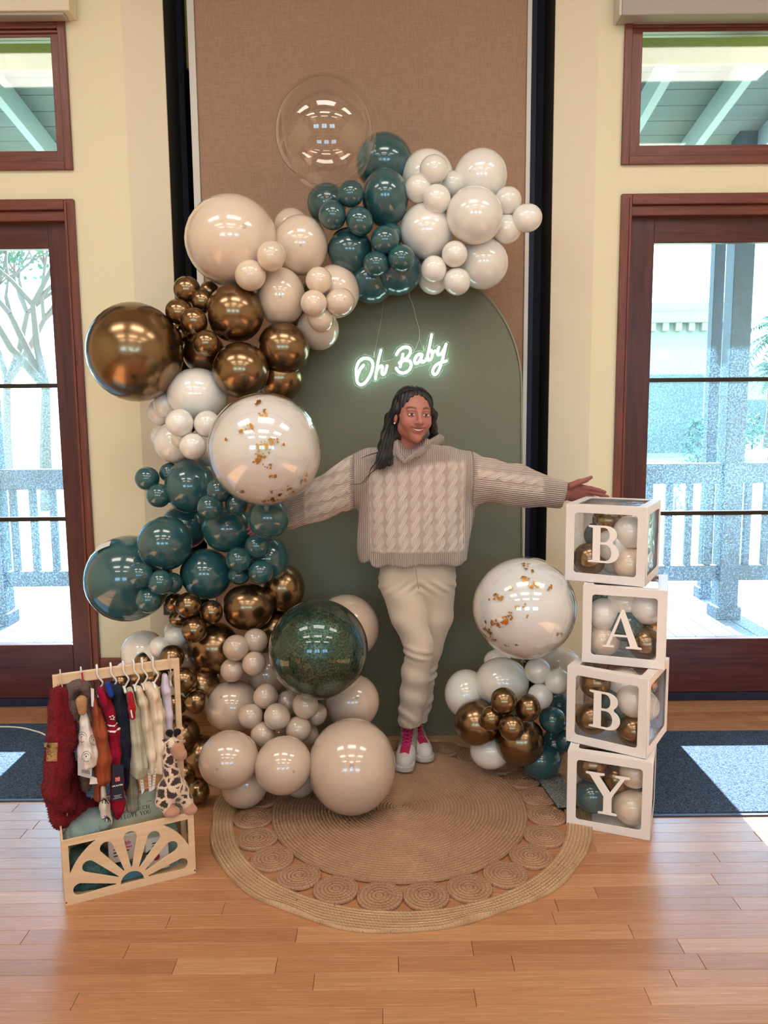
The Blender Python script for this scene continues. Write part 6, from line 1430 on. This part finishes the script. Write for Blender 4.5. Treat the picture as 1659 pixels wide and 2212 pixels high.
MB().prism([(-.045, .0), (-.02, .012), (-.005, .0), (-.02, -.008)], 0, .0012, Mt @ Matrix.Translation((.0, 0, h*.58)) @ Matrix.Rotation(pi/2, 4, 'X')).build('leaf', simple('dark_leaf', '#26352d', .6), e)
e, w, h, Mt = pack('gift_box', 'teal gift box standing in the crate\'s right end', 356, 1790, 384, 1880, .07, .06, M_TEALBOX, 'box', .0)
e, w, h, Mt = pack('soft_toy_box', 'blue box with a pink spot low behind the half round cut-out', 258, 1862, 320, 1905, .03, .03, simple('blue_card', '#4c7f93', .5), 'box', .05)
MB().lathe([(.011, 0), (.011, .0012)], 14, Mt @ Matrix.Translation((.022, -.0012, h*.5)) @ Matrix.Rotation(-pi/2, 4, 'X')).build('pink_spot', M_PINK, e)
# book
n = NT('book_cover'); n.set(base=n.mix(n.noise(n.coord(), 20, 3), hexc('#8f9c8c'), hexc('#b4b39c')), rough=.45); 
e, w, h, Mt = pack('picture_book', 'picture book titled Guess How Much I Love You standing in the crate', 240, 1712, 352, 1858, .055, .012, n.m, 'book', .22)
MB().bbox((-w/2+.002, .003, .002), (w/2-.004, .0095, h-.001), .0008, Mt @ Matrix.Translation((0, .0005, .0008))).build('pages', simple('book_pages', '#ddd5c3', .8), e)
tx = MB(); zz_ = lambda py: None
def bl(text, py, hh, dx=0):
    fz = (1858-py)/(1858-1712)*h; serif_line(tx, text, hh, Mt @ Matrix.Translation((dx, -.0004, fz)) @ Matrix.Rotation(pi/2, 4, 'X'))
bl('GUESS', 1742, .0125, -.006); bl('HOW MUCH', 1754.5, .0125, 0); bl('I LOVE YOU', 1767.5, .0135, 0)
tx.build('title_lettering', simple('brown_title_ink', '#4a3a28', .6), e)
sw_ = MB()
for s in (-1, 1): sw_.tube(catmull([Mt @ Vector((s*.043-.004, -.0006, (1858-1739)/146*h)), Mt @ Vector((s*.05-.004, -.0006, (1858-1736)/146*h)), Mt @ Vector((s*.058-.004, -.0006, (1858-1738)/146*h))], 4), .0006, 4)
sw_.build('title_flourish', M_INK, e)
# ------------------------------------------------------------------ plush giraffe on the crate's edge
YG = .03
gi = empty('plush_giraffe', MC @ L(378, 1758, YG), cang, 'plush giraffe with dark patches sitting on the crate\'s right edge', 'soft toy')
Gi = (MC @ Matrix.Translation(L(378, 1758, YG))).inverted() @ MC
def G(px, py, dy=0): return tuple(L(px, py, YG+dy))
def gr_(r): return r*.00157
def f_gir(p):
    d = chain(p, [G(366, 1612), G(367, 1640), G(370, 1668), G(372, 1690)], [gr_(12), gr_(14), gr_(16), gr_(20)], .015)
    d = smin(d, ell(p, G(374, 1706), (gr_(29), gr_(24), gr_(27))), .02)
    d = smin(d, chain(p, [G(372, 1604), G(384, 1616, -.02), G(391, 1630, -.03)], [gr_(14), gr_(12), gr_(13)], .01), .012)
    d = smin(d, chain(p, [G(353, 1700, .0), G(352, 1730, -.01), G(366, 1752, -.02)], [gr_(13), gr_(15), gr_(13)], .01), .012)
    d = smin(d, chain(p, [G(392, 1700, .0), G(400, 1728, -.005), G(408, 1746, -.01)], [gr_(13), gr_(15), gr_(12)], .01), .012)
    d = smin(d, ell(p, G(372, 1754, -.03), (gr_(17), gr_(16), gr_(10))), .008); d = smin(d, ell(p, G(411, 1749, -.02), (gr_(15), gr_(16), gr_(10))), .008)
    d = smin(d, cap(p, G(392, 1603, .0), G(398, 1601, .0), gr_(5), gr_(4)), .006); d = smin(d, cap(p, G(354, 1600, .01), G(350, 1597, .01), gr_(5), gr_(4)), .006)
    return d+.0006*np.sin(p[0]*700)*np.sin(p[2]*700)
n = NT('giraffe_plush'); v = n.n('TexVoronoi'); v.feature = 'DISTANCE_TO_EDGE'; v.inputs['Scale'].default_value = 36; wv_ = n.n('VectorMath', operation='ADD'); n.l(n.coord(), wv_.inputs[0]); nz = n.n('TexNoise'); nz.inputs['Scale'].default_value = 40; sc2 = n.n('VectorMath', operation='SCALE'); sc2.inputs['Scale'].default_value = .012; n.l(nz.outputs['Color'], sc2.inputs[0]); n.l(sc2.outputs[0], wv_.inputs[1]); n.l(wv_.outputs[0], v.inputs['Vector'])
at = n.n('Attribute'); at.attribute_name = 'tone'; pm = n.ramp(v.outputs[0], [(.10, (0, 0, 0, 1)), (.16, (1, 1, 1, 1))]); sp3 = n.n('SeparateColor'); n.l(at.outputs[0], sp3.inputs[0])
body_c = n.mix(pm, hexc('#dcc3ac'), hexc('#33201d')); n.set(base=n.mix(sp3.outputs[0], body_c, hexc('#b07f66')), rough=.9, sheen=.5, normal=n.bump(n.noise(n.coord(), 260, 3), .5, .006))
lo = tuple(np.array(G(325, 1775))-[.01, .09, .01]); hi = tuple(np.array(G(440, 1580))+[.01, .08, .01])
o, v = sdf('body', f_gir, lo, hi, .0036, n.m); o.parent = gi; o.matrix_parent_inverse = Gi
tan_ = np.zeros(len(v)); 
for (cx, cy, dy), R_ in (((386, 1618, -.02), 19), ((374, 1604, 0), 14), ((391, 1630, -.03), 17), ((372, 1756, -.03), 19), ((412, 1751, -.02), 18), ((398, 1601, 0), 7)):
    q = np.array(G(cx, cy, dy)); tan_ = np.maximum(tan_, np.clip((gr_(R_)-np.linalg.norm(v-q, axis=1))/.003, 0, 1))
vcol(o.data, 'tone', np.stack([tan_]*3+[tan_*0+1], 1))
M_BLK = m_cloth('black_plush', '#0d0c10', 1, 200)
for x0, y0, x1, y1 in ((370, 1594, 366, 1583), (378, 1593, 383, 1581)):
    o, _ = sdf('horn', lambda p: smin(cap(p, G(x0, y0), G(x1, y1), gr_(3)), ell(p, G(x1, y1), (gr_(8.5), gr_(8), gr_(7.5))), .004), tuple(np.array(G(350, 1600))-[0, .03, 0]), tuple(np.array(G(398, 1565))+[0, .03, 0]), .0032, M_BLK); o.parent = gi; o.matrix_parent_inverse = Gi
ey = MB()
a = Vector(G(361, 1611, -.022)); ey.lathe([(.0004, .004), (.003, .003), (.0042, 0), (.003, -.003), (.0004, -.004)], 10, Matrix.Translation(a))
ey.lathe([(.0004, .004), (.003, .003), (.0042, 0), (.003, -.003), (.0004, -.004)], 10, Matrix.Translation(Vector(G(384, 1603, -.022))))
o = ey.build('eyes', simple('black_button', '#151214', .2), None, True); o.parent = gi; o.matrix_parent_inverse = Gi
# plug box on the pier behind the teal balloons
q = P(366, 1316, .01); pb = empty('wall_socket', (q.x, .012, q.z), label='small black wall socket box between the teal and gold balloons', cat='socket')
MB().bbox((-.03, -.01, -.03), (.03, .02, .03), .003).build('cover', simple('black_plastic', '#15161a', .4), pb); MB().bbox((-.012, -.013, -.015), (.012, -.009, .015), .001).build('outlet', simple('grey_plastic', '#3a3b40', .4), pb)
